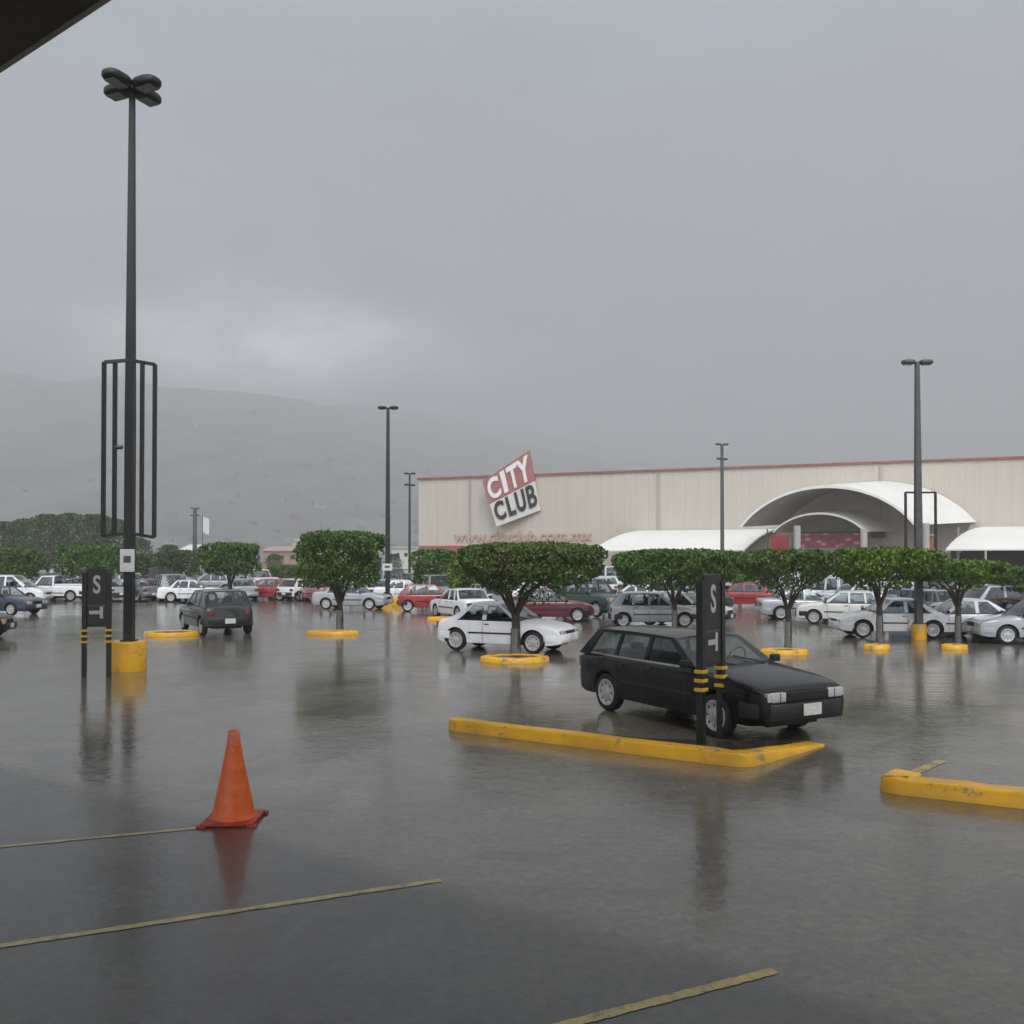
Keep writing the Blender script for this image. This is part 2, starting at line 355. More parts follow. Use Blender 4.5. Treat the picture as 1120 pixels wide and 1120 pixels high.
# ------------------------------------------------------------------ store building
A = Vector((-10, 98, 0)); Dn = Vector((53, -21, 0)).normalized(); Nn = Vector((Dn.y, -Dn.x, 0))   # Nn points to the camera side
if Nn.y > 0: Nn = -Nn
def wp(s, z, out=0): return A + Dn * s + Nn * out + Vector((0, 0, z))
def wall_s(px):   # s where the picture column meets the facade
    k = (px - 560) / 1000      # X = k*Y
    return (k * A.y - A.x) / (Dn.x - k * Dn.y)
def wall_z(px, py, out=0):
    p = wp(wall_s(px), 0, out); return H + p.y * (610 - py) / 1000
LEN = 105
store = thing('store_building', 'long beige warehouse store with ribbed wall and red roof trim across the lot', 'building')
rz = math.atan2(Dn.y, Dn.x)
def wall_mat():
    m = mat('ribbed_beige_wall', (.40, .365, .31), .7); t = m.node_tree; b = t.nodes['Principled BSDF']; g = N(t, 'ShaderNodeTexCoord'); s = N(t, 'ShaderNodeSeparateXYZ'); t.links.new(g.outputs['Object'], s.inputs[0])
    n = N(t, 'ShaderNodeTexNoise'); n.inputs['Scale'].default_value = .35; n.inputs['Detail'].default_value = 5
    mp = N(t, 'ShaderNodeMapping'); mp.inputs['Scale'].default_value = (6, 6, .6); t.links.new(g.outputs['Object'], mp.inputs[0]); t.links.new(mp.outputs[0], n.inputs[0])
    t.links.new(ramp(t, n.outputs[0], [(.3, (.53, .48, .41)), (.7, (.565, .52, .45))]), b.inputs['Base Color'])
    return m
M['wall'] = wall_mat()
bm = bmesh.new()
# ribbed facade sheet with a real thickness: vertical ribs every 1.2 m
n = int(LEN / 1.2); prof = []
for i in range(n): s0 = i * 1.2; prof += [(s0, 0), (s0 + 1.02, 0), (s0 + 1.07, .015), (s0 + 1.15, .015)]
prof.append((LEN, 0))
lo = [bm.verts.new(wp(s, 0, d)) for s, d in prof]; hi = [bm.verts.new(wp(s, 10.7, d)) for s, d in prof]
for i in range(len(prof) - 1): bm.faces.new((lo[i], lo[i + 1], hi[i + 1], hi[i]))
b0, b1, b2, b3 = [bm.verts.new(wp(*q)) for q in ((0, 0, -60), (LEN, 0, -60), (LEN, 10.7, -60), (0, 10.7, -60))]
bm.faces.new((b0, lo[0], hi[0], b3)); bm.faces.new((lo[-1], b1, b2, hi[-1])); bm.faces.new((b1, b0, b3, b2))
bm.faces.new((hi[0], hi[-1], b2, b3))
newobj('wall', bm, M['wall'], store)
bm = bmesh.new(); box(bm, wp(LEN / 2, 10.85, -.05), (LEN + .3, .5, .2), rz); newobj('roof_trim', bm, M['red_trim'], store)
bm = bmesh.new(); box(bm, wp(LEN / 2, .4, .06), (LEN + .1, .16, .8), rz); newobj('plinth', bm, M['concrete'], store)
s0, s1 = wall_s(461), wall_s(655)
bm = bmesh.new(); box(bm, wp((s0 + s1) / 2, 3.35, .35), (s1 - s0, .7, .62), rz); newobj('red_fascia', bm, M['red_trim'], store)
for k in range(26):      # downspouts / panel joints kept as thin seams
    if k % 5 == 0:
        bm = bmesh.new(); box(bm, wp(6 + k * 4.0, 5.3, .12), (.14, .12, 10.6), rz); newobj('downpipe', bm, M['stucco'], store)
# awnings: sloped sheets over the car-loading bays
def awning(pl, pr, label):
    sA, sB = wall_s(pl), wall_s(pr); aw = thing('awning', label, 'awning', group='white awnings along the store wall')
    bm = bmesh.new(); K = 6; nseg = max(6, int((sB - sA) / 3)); rows = []
    for j in range(K + 1):
        f = j / K; out = f * 5.2; z = 5.05 - 1.95 * f ** 1.5; sh = -2.3 * f
        rows.append([wp(sA + sh + (sB - sA) * i / nseg + (.9 * (1 - f) ** 2 if i == 0 else 0), z + .02 * math.sin(i * math.pi), out + .1) for i in range(nseg + 1)])
    v = [[bm.verts.new(p) for p in r] for r in rows]; v2 = [[bm.verts.new(p - Vector((0, 0, .12))) for p in r] for r in rows]
    for j in range(K):
        for i in range(nseg):
            bm.faces.new((v[j][i], v[j][i + 1], v[j + 1][i + 1], v[j + 1][i])); bm.faces.new((v2[j][i + 1], v2[j][i], v2[j + 1][i], v2[j + 1][i + 1]))
    for i in range(nseg): bm.faces.new((v[K][i], v[K][i + 1], v2[K][i + 1], v2[K][i]))
    for e in (0, nseg):
        for j in range(K): bm.faces.new((v[j][e], v[j + 1][e], v2[j + 1][e], v2[j][e]))
    bmesh.ops.recalc_face_normals(bm, faces=bm.faces)
    newobj('canopy_sheet', bm, M['awning'], aw, 30)
    for i in range(0, nseg + 1, 2):
        p = rows[K][i]; b = bmesh.new(); tube(b, [(p.x, p.y, 0), (p.x, p.y, p.z - .1)], .09, 8); newobj('post', b, M['stucco'], aw)
        b = bmesh.new(); tube(b, [rows[0][i] - Vector((0, 0, .2)), rows[3][i] - Vector((0, 0, .2)), p - Vector((0, 0, .2))], .06, 6); newobj('rafter', b, M['grey_metal'], aw)
    return aw
awning(690, 850, 'long white sloping awning left of the arched entrance')
awning(1062, 1190, 'white sloping awning right of the arched entrance, cut by the frame edge')
# dark panel on the wall: shade below the right awning, painted in
sA, sB = wall_s(1040), wall_s(1200)
bm = bmesh.new(); box(bm, wp((sA + sB) / 2, 1.5, .12), (sB - sA, .2, 3.0), rz); newobj('awning_shade_panel', bm, mat('painted_awning_shade', (.035, .033, .03), .8), store)
sA, sB = wall_s(668), wall_s(690)
# entrance vaults
def vault(cpx, hw, zs, rise, out0, out1, shift, hw2, zs2, rise2, thick, name, parent, mat_out, mat_in):
    c = wall_s(cpx); bm = bmesh.new(); K = 28; J = 6; o_, i_ = [], []
    for j in range(J + 1):
        f = j / J; ro, ri = [], []
        for k in range(K + 1):
            a = math.pi * k / K; cx = -1 + 2 * k / K; cz = (math.sqrt(1.38 - cx * cx) - math.sqrt(.38)) / (math.sqrt(1.38) - math.sqrt(.38))
            W = hw + (hw2 - hw) * f; zz = zs + (zs2 - zs) * f; rs = rise + (rise2 - rise) * f
            ro.append(bm.verts.new(wp(c + shift * f + cx * W, zz + cz * rs, out0 + (out1 - out0) * f)))
            ri.append(bm.verts.new(wp(c + shift * f + cx * (W - thick), zz + cz * (rs - thick), out0 + (out1 - out0) * f)))
        o_.append(ro); i_.append(ri)
    for j in range(J):
        for k in range(K):
            bm.faces.new((o_[j][k], o_[j][k + 1], o_[j + 1][k + 1], o_[j + 1][k]))
            f = bm.faces.new((i_[j][k + 1], i_[j][k], i_[j + 1][k], i_[j + 1][k + 1])); f.material_index = 1
    for k in range(K): bm.faces.new((o_[J][k], o_[J][k + 1], i_[J][k + 1], i_[J][k]))
    for e in (0, K):
        for j in range(J): bm.faces.new((o_[j][e], o_[j + 1][e], i_[j + 1][e], i_[j][e]))
    bmesh.ops.recalc_face_normals(bm, faces=bm.faces)
    return newobj(name, bm, [mat_out, mat_in], parent, 40)
ent = thing('entrance_canopy', 'large arched white entrance canopy with a smaller arch beneath it', 'canopy')
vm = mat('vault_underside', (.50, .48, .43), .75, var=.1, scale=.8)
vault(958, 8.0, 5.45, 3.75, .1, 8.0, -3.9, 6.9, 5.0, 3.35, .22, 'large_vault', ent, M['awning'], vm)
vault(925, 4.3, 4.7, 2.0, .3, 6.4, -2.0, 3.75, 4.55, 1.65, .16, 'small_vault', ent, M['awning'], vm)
for px, dd, zt in ((872, 71.5, 4.9), (945, 70.3, 4.6), (1013, 71.5, 5.1)):
    p = at(px, 610, dd); b = bmesh.new(); tube(b, [(p.x, p.y, 0), (p.x, p.y, zt)], .26, 14); newobj('column', b, M['stucco'], ent, 40)
p = wp(wall_s(1046), 0, 1.6)
bm = bmesh.new(); tube(bm, [p + Vector((0, 0, 2.6)), wp(wall_s(1062), 5.2, .3)], .12, 8); tube(bm, [p + Vector((0, 0, 0)), p + Vector((0, 0, 5.0))], .12, 8); newobj('brace', bm, M['stucco'], ent, 40)
# entrance wall recess + adverts
bm = bmesh.new(); box(bm, wp(wall_s(911), 2.1, .35), (5.8, .3, 4.2), rz); newobj('glass_front', bm, mat('tinted_shopfront', (.10, .09, .09), .3), store)
def ad_mat():
    m = mat('printed_banner', (.4, .1, .15), .5); t = m.node_tree; b = t.nodes['Principled BSDF']; c = N(t, 'ShaderNodeTexCoord'); s = N(t, 'ShaderNodeSeparateXYZ'); t.links.new(c.outputs['Generated'], s.inputs[0])
    n = N(t, 'ShaderNodeTexVoronoi'); n.inputs['Scale'].default_value = 5; t.links.new(c.outputs['Generated'], n.inputs[0])
    top = ramp(t, n.outputs['Distance'], [(.2, (.85, .62, .62)), (.34, (.62, .16, .22)), (.7, (.45, .10, .16))])
    z = ramp(t, s.outputs[2], [(.38, (0, 0, 0)), (.46, (1, 1, 1))])
    t.links.new(mixc(t, z, (.48, .42, .56), top), b.inputs['Base Color']); return m
q = wp(wall_s(911), 2.9, .75); ad = thing('advert_banner', 'wide pink and lavender printed banner beneath the small entrance arch', 'banner')
bm = bmesh.new(); box(bm, q + Vector((0, 0, .55)), (5.4, .1, 2.3), rz); newobj('printed_sheet', bm, ad_mat(), ad)
bm = bmesh.new(); box(bm, q + Vector((0, 0, 1.76)), (5.6, .16, .12), rz); box(bm, q + Vector((0, 0, -.66)), (5.6, .16, .12), rz); newobj('frame', bm, M['grey_metal'], ad)
q = at(853, 610, 76); rk = thing('red_banner', 'plain red banner stand left of the entrance columns', 'banner', (q.x, q.y, 0), rz)
bm = bmesh.new(); box(bm, (0, 0, 3.0), (1.5, .08, 2.6)); newobj('banner_cloth', bm, mat('red_cloth', (.27, .03, .035), .7, var=.2, scale=2), rk)
for s_ in (-1, 1):
    bm = bmesh.new(); tube(bm, [(s_ * 1.0, 0, 0), (s_ * 1.0, 0, 4.8)], .05, 8); newobj('pole', bm, M['grey_metal'], rk)
bm = bmesh.new(); box(bm, wp(wall_s(961), 4.75, .14), (1.2, .1, 1.2), rz); wf = newobj('window', bm, M['grey_metal'], store)
bm = bmesh.new(); box(bm, wp(wall_s(961), 4.75, .2), (1.0, .04, 1.0), rz); newobj('pane', bm, mat('purple_tinted_pane', (.06, .02, .05), .2), wf)
q = at(1016, 610, 75); po = thing('orange_pillar', 'short orange painted pillar right of the big arch', 'pillar', (q.x, q.y, 0), rz)
bm = bmesh.new(); box(bm, (0, 0, 2.1), (.6, .6, 4.2)); newobj('shaft', bm, mat('orange_render', (.38, .10, .05), .7, var=.15), po)
bm = bmesh.new(); box(bm, (0, 0, 4.25), (.8, .8, .14)); newobj('cap', bm, M['stucco'], po)
# CITY CLUB sign: slanted board on the wall
SQ = [at(543, 576, 93.2), at(591, 558, 92.6), at(578, 493, 92.8), at(528, 526, 93.4)]   # BL BR TR TL
def sq(u, v, out=0):
    a = SQ[0].lerp(SQ[1], u); b = SQ[3].lerp(SQ[2], u); return a.lerp(b, v) + Nn * out
sg = thing('store_sign', 'slanted red and white board sign with CITY CLUB lettering on the store roofline', 'sign')
def sprism(bm, quad, o0, o1):
    prism(bm, [sq(u, v, o0) for u, v in quad], Nn * (o1 - o0))
bm = bmesh.new(); sprism(bm, [(0, 0), (1, 0), (1, .49), (0, .49)], -.25, 0); newobj('white_board', bm, mat('sign_board_white', (.66, .64, .60), .5, var=.08, scale=.6), sg)
bm = bmesh.new(); sprism(bm, [(-.01, .494), (1.01, .494), (1.01, 1), (-.01, 1)], -.25, .02); newobj('red_board', bm, M['sign_red'], sg)
for u in (.25, .75):
    bm = bmesh.new(); tube(bm, [sq(u, .2, -.3), sq(u, .2, -1.2)], .08, 6); newobj('bracket', bm, M['grey_metal'], sg)
    bm = bmesh.new(); tube(bm, [sq(u, .85, -.3), sq(u, .85, -.3) + Vector((0, 3, -2))], .08, 6); newobj('bracket', bm, M['grey_metal'], sg)
GL = {'C': [((.9, .12), (.1, .12)), ((.1, .0), (.1, 1)), ((.1, .88), (.9, .88)), ((.9, .65), (.9, 1)), ((.9, 0), (.9, .35))],
      'I': [((.5, 0), (.5, 1))], 'T': [((0, .88), (1, .88)), ((.5, 0), (.5, 1))],
      'Y': [((.5, 0), (.5, .5)), ((.5, .42), (.08, 1)), ((.5, .42), (.92, 1))],
      'L': [((.1, 0), (.1, 1)), ((.1, .12), (.95, .12))], 'U': [((.1, .0), (.1, 1)), ((.9, .0), (.9, 1)), ((.1, .12), (.9, .12))],
      'B': [((.1, 0), (.1, 1)), ((.1, .12), (.85, .12)), ((.1, .5), (.8, .5)), ((.1, .88), (.85, .88)), ((.9, .08), (.9, .46)), ((.85, .54), (.85, .94))],
      'S': [((.08, .12), (.92, .12)), ((.9, .1), (.9, .5)), ((.1, .5), (.9, .5)), ((.1, .5), (.1, .9)), ((.08, .88), (.92, .88))]}
def glyph(bm, ch, f, x0, x1, y0, y1, tx, ty, extr):   # f maps (u,v) to a point, strokes are thick segments
    for (a, b), (c, d) in GL[ch]:
        ax, ay, cx, cy = x0 + a * (x1 - x0), y0 + b * (y1 - y0), x0 + c * (x1 - x0), y0 + d * (y1 - y0)
        dx, dy = cx - ax, cy - ay; L = math.hypot(dx, dy); nx, ny = -dy / L, dx / L
        q = [(ax + nx * tx / 2, ay + ny * ty / 2), (ax - nx * tx / 2, ay - ny * ty / 2), (cx - nx * tx / 2, cy - ny * ty / 2), (cx + nx * tx / 2, cy + ny * ty / 2)]
        prism(bm, [f(u, v) for u, v in q], extr)
def text_mesh(body, extr, bold):
    cu = bpy.data.curves.new('txt', 'FONT'); cu.body = body; cu.extrude = extr; cu.offset = bold; cu.align_x = 'CENTER'; cu.align_y = 'CENTER'
    to = bpy.data.objects.new('txt', cu); COL.objects.link(to); bpy.context.view_layer.update()
    me = bpy.data.meshes.new_from_object(to.evaluated_get(bpy.context.evaluated_depsgraph_get())); bpy.data.objects.remove(to); return me
for word, y0, y1, mt in (('CITY', .535, .95, M['sign_wht']), ('CLUB', .09, .465, M['sign_blk'])):
    xs = {'CITY': [(.05, .30), (.36, .45), (.49, .72), (.70, .97)], 'CLUB': [(.06, .28), (.34, .50), (.54, .74), (.79, .98)]}[word]
    for j, ((xa, xb), ch) in enumerate(zip(xs, word)):
        me = text_mesh(ch, .5, .018 if ch == 'B' else .034); vx = [v.co.x for v in me.vertices]; vy = [v.co.y for v in me.vertices]
        for v in me.vertices:
            c = v.co; u_ = xa + (xb - xa) * (c.x - min(vx)) / (max(vx) - min(vx)); w_ = y0 + (y1 - y0) * (c.y - min(vy)) / (max(vy) - min(vy)); v.co = sq(u_, w_, .03 + .12 * (c.z + .5))
        me.materials.clear(); me.materials.append(mt); o_ = bpy.data.objects.new('letter', me); COL.objects.link(o_); o_.parent = sg
# small raised red lettering row, not legible in the photo: plain raised marks
M['faded_red'] = mat('faded_red_mark', (.52, .33, .26), .6)
me = text_mesh('www.cityclub.com.mx', .04, .02); xs_all = [v.co.x for v in me.vertices]; ys_all = [v.co.y for v in me.vertices]
w0 = max(xs_all) - min(xs_all); sl, sr = wall_s(497), wall_s(648); kx = (sr - sl) / w0; ky = 1.5
cx0 = (max(xs_all) + min(xs_all)) / 2; cy0 = (max(ys_all) + min(ys_all)) / 2
for v in me.vertices:
    c = v.co; p = wp((sl + sr) / 2 + (c.x - cx0) * kx, 4.45 + (c.y - cy0) * ky, .12 + c.z); v.co = p
me.materials.clear(); me.materials.append(M['faded_red']); lt = bpy.data.objects.new('wall_lettering', me); COL.objects.link(lt)
tag(lt, 'row of faded red web address letters above the red fascia on the store wall', 'lettering')

# ------------------------------------------------------------------ overhead canopy of the building the photographer stands by
dE = Vector((.807, -.59, 0)).normalized(); nE = Vector((.59, .807, 0)).normalized()
ZC = 2.4 + 5.6
edge = at(0, 82, 4.73); kE = (ZC - H) / (edge.z - H); offE = (Vector((edge.x * kE, edge.y * kE, 0))).dot(nE) - .09
cp = thing('roof_canopy', 'dark concrete canopy edge overhead in the top left corner', 'canopy')
bm = bmesh.new()
# left canopy end lies just out of the picture to the right of the corner
c0 = nE * offE
P = [c0 - dE * 40, c0 + dE * 25, c0 + dE * 25 - nE * 14, c0 - dE * 40 - nE * 14]
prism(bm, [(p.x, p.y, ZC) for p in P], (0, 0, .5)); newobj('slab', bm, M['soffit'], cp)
bm = bmesh.new(); P = [c0 - dE * 40, c0 + dE * 25, c0 + dE * 25 + nE * .06, c0 - dE * 40 + nE * .06]
prism(bm, [(p.x, p.y, ZC - .015) for p in P], (0, 0, .6)); newobj('fascia', bm, M['fascia'], cp)
bm = bmesh.new()
for k in range(16):
    c = c0 + dE * (-36 + k * 4) - nE * 7; box(bm, (c.x, c.y, ZC - .2), (.3, 12, .4), math.atan2(dE.y, dE.x))
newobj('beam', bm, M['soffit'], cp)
for k in range(-2, 3):
    c = c0 + dE * (k * 9 + 4) - nE * 11.5; bm = bmesh.new(); tube(bm, [(c.x, c.y, 0), (c.x, c.y, ZC)], .35, 16); newobj('column', bm, M['concrete'], cp, 40)

# ------------------------------------------------------------------ kerb islands
def kerb_path(pts, name, label, z=.14, wd=.17, closed=False, fill=None, group='yellow kerbed islands', fz=.05, taper=0):
    """pts: outer ground line; kerb is a swept rounded section on the left of the path"""
    pts = [Vector((p[0], p[1], 0)) for p in pts]; n = len(pts)
    isl = thing(name, label, 'kerb island', group=group)
    sec = [(0, 0), (.012, z * .8), (.035, z), (wd - .03, z), (wd, z * .85), (wd, 0)]
    bm = bmesh.new(); rings = []
    for i, p in enumerate(pts):
        a = pts[(i - 1) % n] if (closed or i > 0) else None; b = pts[(i + 1) % n] if (closed or i < n - 1) else None
        d1 = (p - a).normalized() if a is not None else None; d2 = (b - p).normalized() if b is not None else None
        d1 = d1 or d2; d2 = d2 or d1; d = (d1 + d2).normalized(); nrm = Vector((-d.y, d.x, 0)); k = 1 / max(.35, nrm.dot(Vector((-d1.y, d1.x, 0))))
        rings.append([bm.verts.new(p + nrm * (s * k) + Vector((0, 0, h + .006 * math.sin(i * 2.1) * (h > .05)))) for s, h in [(s_, h_ * (1 - .8 * max(0, (i - n + taper + 1) / taper) if taper else 1)) for s_, h_ in sec]])
    m = n if closed else n - 1
    for i in range(m):
        for k in range(len(sec) - 1): bm.faces.new((rings[i][k], rings[(i + 1) % n][k], rings[(i + 1) % n][k + 1], rings[i][k + 1]))
    if not closed:
        bm.faces.new(rings[0]); bm.faces.new(rings[-1][::-1])
    bmesh.ops.recalc_face_normals(bm, faces=bm.faces)
    newobj('kerb', bm, M['yellow'], isl, 50)
    if fill:
        bm = bmesh.new(); q = [Vector((p[0], p[1], fz)) for p in fill]
        c = sum(q, Vector()) / len(q); cv = bm.verts.new(c + Vector((0, 0, .02))); vs = [bm.verts.new(p) for p in q]
        for i in range(len(q)): bm.faces.new((vs[i], vs[(i + 1) % len(q)], cv))
        bmesh.ops.recalc_face_normals(bm, faces=bm.faces)
        newobj('fill', bm, M['soil'], isl)
    return isl
def dense(pts, k=5):
    out = []
    for a, b in zip(pts, pts[1:]):
        a = Vector(a); b = Vector(b)
        for i in range(k): out.append(a.lerp(b, i / k))
    return out + [Vector(pts[-1])]
def round_corner(a, b, c, r=.28, k=6):
    u = (a - b).normalized(); v = (c - b).normalized(); p, q = b + u * r, b + v * r
    return [(p.lerp(b, t)).lerp(b.lerp(q, t), t) for t in [i / k for i in range(k + 1)]]
a0, a1, a2 = G(489, 799), G(818, 841), G(902, 816)
back0 = a0 + Vector((.02, .36, 0))
pth = round_corner(back0, a0, a1, .16) + dense([a0.lerp(a1, .08), a0.lerp(a1, .9)], 6) + round_corner(a0.lerp(a1, .9), a1, a2, .25) + dense([a1.lerp(a2, .25), a2], 4)
kerb_path(pth, 'kerb_island', 'long wet yellow kerb wedge beside the parked black wagon', wd=.26, z=.15,
          fill=[a0 + Vector((.3, .12, 0)), a1 + Vector((-.1, .2, 0)), a2 + Vector((-.2, .05, 0)), a2 + Vector((-1.3, -.05, 0)), a0 + Vector((.5, .5, 0))], fz=.02, taper=5)
b1 = G(953, 866); b2 = G(1030, 832); b3 = b1 + dE * 4.2; b4 = b2 + dE * 3.2
b3_ = G(1190, 893)
flat_strip(b2, b1.lerp(b2, .4), .12)
pth = dense([b1.lerp(b2, .28), b1.lerp(b2, .2)], 1) + round_corner(b2, b1, b3_, .3) + dense([b1.lerp(b3_, .35), b3_], 6)
kerb_path(pth, 'kerb_island', 'yellow kerb corner at the right edge of the picture, nearest the camera', wd=.30, z=.15)
def lens(px, py, wpx, dm, label, hz=.12, n=30):
    c = G(px, py); hw = wpx / 2 * c.y / 1000; pts = []
    for k in range(n):
        a = 2 * math.pi * k / n; pts.append((c.x + hw * math.copysign(abs(math.cos(a)) ** 1.0, math.cos(a)), c.y + dm + dm * math.copysign(abs(math.sin(a)) ** 1.5, math.sin(a))))
    fl = [(c.x + (x - c.x) * .8, c.y + dm + (y - c.y - dm) * .8) for x, y in pts]
    return kerb_path(pts, 'kerb_island', label, z=hz, wd=.18, closed=True, fill=fl, fz=hz * .8)

# ------------------------------------------------------------------ lamp posts
def lamp(px, py, toppx, toppy, heads, label, wb_, wt_, baser=.34, baseh=.62, frame=None, plate=None, tiers=1, metal='black_metal', hs=1, dist=None, base=True, yaw=0):
    g = G(px, py) if dist is None else Vector(((px - 560) / 1000 * dist, dist, 0)); top = H + (610 - toppy) / 1000 * g.y
    L = thing('street_lamp', label, 'street lamp', (g.x, g.y, 0), 0, 'tall lamp posts over the parking lot')
    if base:
        bm = bmesh.new(); lathe(bm, [(baser, 0), (baser, baseh - .04), (baser - .03, baseh), (.05, baseh)], 28); newobj('base', bm, M['yellow'], L, 40)
        bm = bmesh.new(); box(bm, (0, 0, baseh + .015), (wb_ * 1.5, wb_ * 1.5, .03)); newobj('base_plate', bm, M[metal], L)
        z0 = baseh + .03
    else: z0 = 0
    bm = bmesh.new(); tube(bm, [(0, 0, z0), (0, 0, z0 + (top - z0) * .4), (0, 0, top)], [wb_ * .7, (wb_ * .65 + wt_ * .05), wt_ * .7], square=True); newobj('pole', bm, M[metal], L)
    for ti in range(tiers):
        zt = top - ti * 1.05
        for k in range(heads):
            a = 2 * math.pi * k / heads + yaw + (0 if ti == 0 else R(20)); d = Vector((math.cos(a), math.sin(a), 0))
            hb = bmesh.new(); K, J = 20, 7; rings = []
            for j in range(J + 1):
                f = j / J; ph = -math.pi / 2 + math.pi * f; rr_ = max(.0, math.cos(ph)) ** .45; zz = math.sin(ph) * .095 * hs + (.04 * hs if f > .5 else 0)
                rings.append([hb.verts.new(d * (.42 * hs + rr_ * .33 * hs * math.copysign(abs(math.cos(q)) ** .75, math.cos(q))) + Vector((-d.y, d.x, 0)) * rr_ * .23 * hs * math.copysign(abs(math.sin(q)) ** .75, math.sin(q)) + Vector((0, 0, zt + zz))) for q in [2 * math.pi * i / K for i in range(K)]])
            for j in range(J):
                for i in range(K): hb.faces.new((rings[j][i], rings[j][(i + 1) % K], rings[j + 1][(i + 1) % K], rings[j + 1][i]))
            bmesh.ops.remove_doubles(hb, verts=hb.verts, dist=.0005); bmesh.ops.recalc_face_normals(hb, faces=hb.faces)
            ho_ = newobj('lamp_head', hb, M[metal], L, 40)
            db = bmesh.new(); box(db, d * .44 * hs + Vector((0, 0, zt - .098 * hs)), (.40 * hs, .27 * hs, .02), a, .006); newobj('lens', db, M['glass_lens'], ho_)
            ab = bmesh.new(); tube(ab, [Vector((0, 0, zt)), d * .2 * hs + Vector((0, 0, zt))], .04 * hs, 8); newobj('arm', ab, M[metal], L)
    if frame:
        zlo, zhi, xs, bw, tilt = frame
        for side in (-1, 1):
            x_ = sorted([x for x in xs if x * side > 0], key=abs); fb = bmesh.new()
            dep = {x_[0]: -.22 * 1, x_[-1]: -.0}
            for x in x_:
                y = -.12 + (.0 if abs(x) == abs(x_[0]) else .1) * side
                box(fb, (x, y, (zlo + zhi) / 2 - tilt * abs(x)), (bw, bw, zhi - zlo))
            xo = x_[-1]
            for z in (zlo, zhi):
                tube(fb, [(0.03 * side, -.05, z), (xo, -.12 + .1 * side * (len(x_) > 1), z - tilt * abs(xo))], bw * .62, square=True)
            newobj('banner_frame', fb, M['black_metal'] if frame[-1] is not None else M[metal], L)
    if plate:
        zb, zt, pw = plate; b = bmesh.new(); box(b, (0, -wb_ * .62, (zb + zt) / 2), (pw, .02, zt - zb), 0, .006); newobj('notice_plate', b, M['white_plate'], L)
        b = bmesh.new(); box(b, (0, -wb_ * .62 - .012, zb + (zt - zb) * .55), (pw * .5, .004, (zt - zb) * .3)); newobj('notice_print', b, M['grey_metal'], L)
    return L
M['glass_lens'] = mat('lamp_lens', (.10, .11, .10), .25, coat=.5)
L1 = lamp(141, 733, 141, 93, 4, 'tallest black lamp post with four heads and hanging frames, behind the orange cone',   .185, .10, baser=.355, baseh=.62, frame=(2.92, 6.62, [-.47, -.28, .30, .53], .075, .16), plate=(2.1, 2.58, .31), hs=.98, yaw=R(66))
g1 = L1.location
for x_ in (-.3, .27):
    b = bmesh.new(); box(b, (x_, -.02, 1.47), (.3, .05, .05)); newobj('cross_bar', b, M['black_metal'], L1)
b = bmesh.new(); tube(b, [(-.27, -.12, 4.75), (-.12, -.12, 4.75)], .045, 8); newobj('bracket', b, M['grey_metal'], L1)
lamp(424, 662, 424, 446, 2, 'black twin-head lamp post between the round tree and the red hatchback', .22, .14, baser=.75, baseh=.42, hs=.70, plate=(1.75, 2.1, .5))
lamp(448, 0, 448, 518, 2, 'slim twin-tier lamp post just left of the store corner', .22, .16, base=False, dist=84, tiers=2, hs=.72, yaw=R(10))
lamp(790, 0, 791, 486, 2, 'grey twin-tier lamp post in front of the left awning', .24, .19, base=False, dist=66, tiers=2, hs=.66, metal='grey_metal', yaw=R(10))
L5 = lamp(1005, 699, 1005, 396, 2, 'grey-black lamp post with a square hanging frame on the right side', .19, .11, baser=.215, baseh=.45, frame=(2.3, 4.32, [-.42, .46], .06, 0.0), hs=.62, metal='grey_metal')
lamp(213, 0, 213, 556, 2, 'very far small lamp post above the left hedge trees', .5, .4, base=False, dist=135, tiers=2, hs=.9, metal='grey_metal')

# ------------------------------------------------------------------ row signs
def row_sign(p1, p2, label):
    d = p2 - p1; sg_ = thing('row_sign', label, 'sign', (p1.x, p1.y, 0), math.atan2(d.y, d.x), 'black aisle signs'); W = d.length
    for x in (0, W):
        b = bmesh.new(); tube(b, [(x, 0, 0), (x, 0, 2.1)], .05 * 1.41 * .9, square=True); po_ = newobj('post', b, M['black_metal'], sg_)
        for k in range(3):
            b = bmesh.new(); box(b, (x, 0, .94 - k * .115), (.135, .135, .045), 0, .008); newobj('band', b, M['sign_yellow'], po_)
    b = bmesh.new(); box(b, (W / 2, 0, 1.82), (W - .1, .06, .72), 0, .006); newobj('letter_panel', b, M['sign_black'], sg_)
    me = text_mesh('S', .003, .022)
    for v in me.vertices: c = v.co.copy(); v.co = (W / 2 + c.x * .32, -.034 + c.z, 1.845 + c.y * .50)
    me.materials.clear(); me.materials.append(M['sign_white']); lo2 = bpy.data.objects.new('letter', me); COL.objects.link(lo2); lo2.parent = sg_
    b = bmesh.new(); box(b, (W / 2, 0, 2.115), (W * .8, .05, .07)); newobj('cap_bar', b, M['grey_metal'], sg_)
    b = bmesh.new(); box(b, (W / 2, 0, 1.22), (W - .1, .06, .42), 0, .006); newobj('arrow_panel', b, M['sign_black'], sg_)
    b = bmesh.new(); box(b, (W / 2 - .04, -.033, 1.30), (.20, .006, .07)); box(b, (W / 2 + .09, -.0335, 1.30), (.06, .006, .24)); newobj('arrow_mark', b, M['sign_white'], sg_)
    b = bmesh.new(); box(b, (W / 2, 0, 1.445), (W - .1, .05, .045)); newobj('rail', b, M['grey_metal'], sg_)
    return sg_
pa = G(767, 815); row_sign(pa, pa + Vector((.35, .42, 0)), 'tall black two-post aisle sign with white S in front of the wagon')
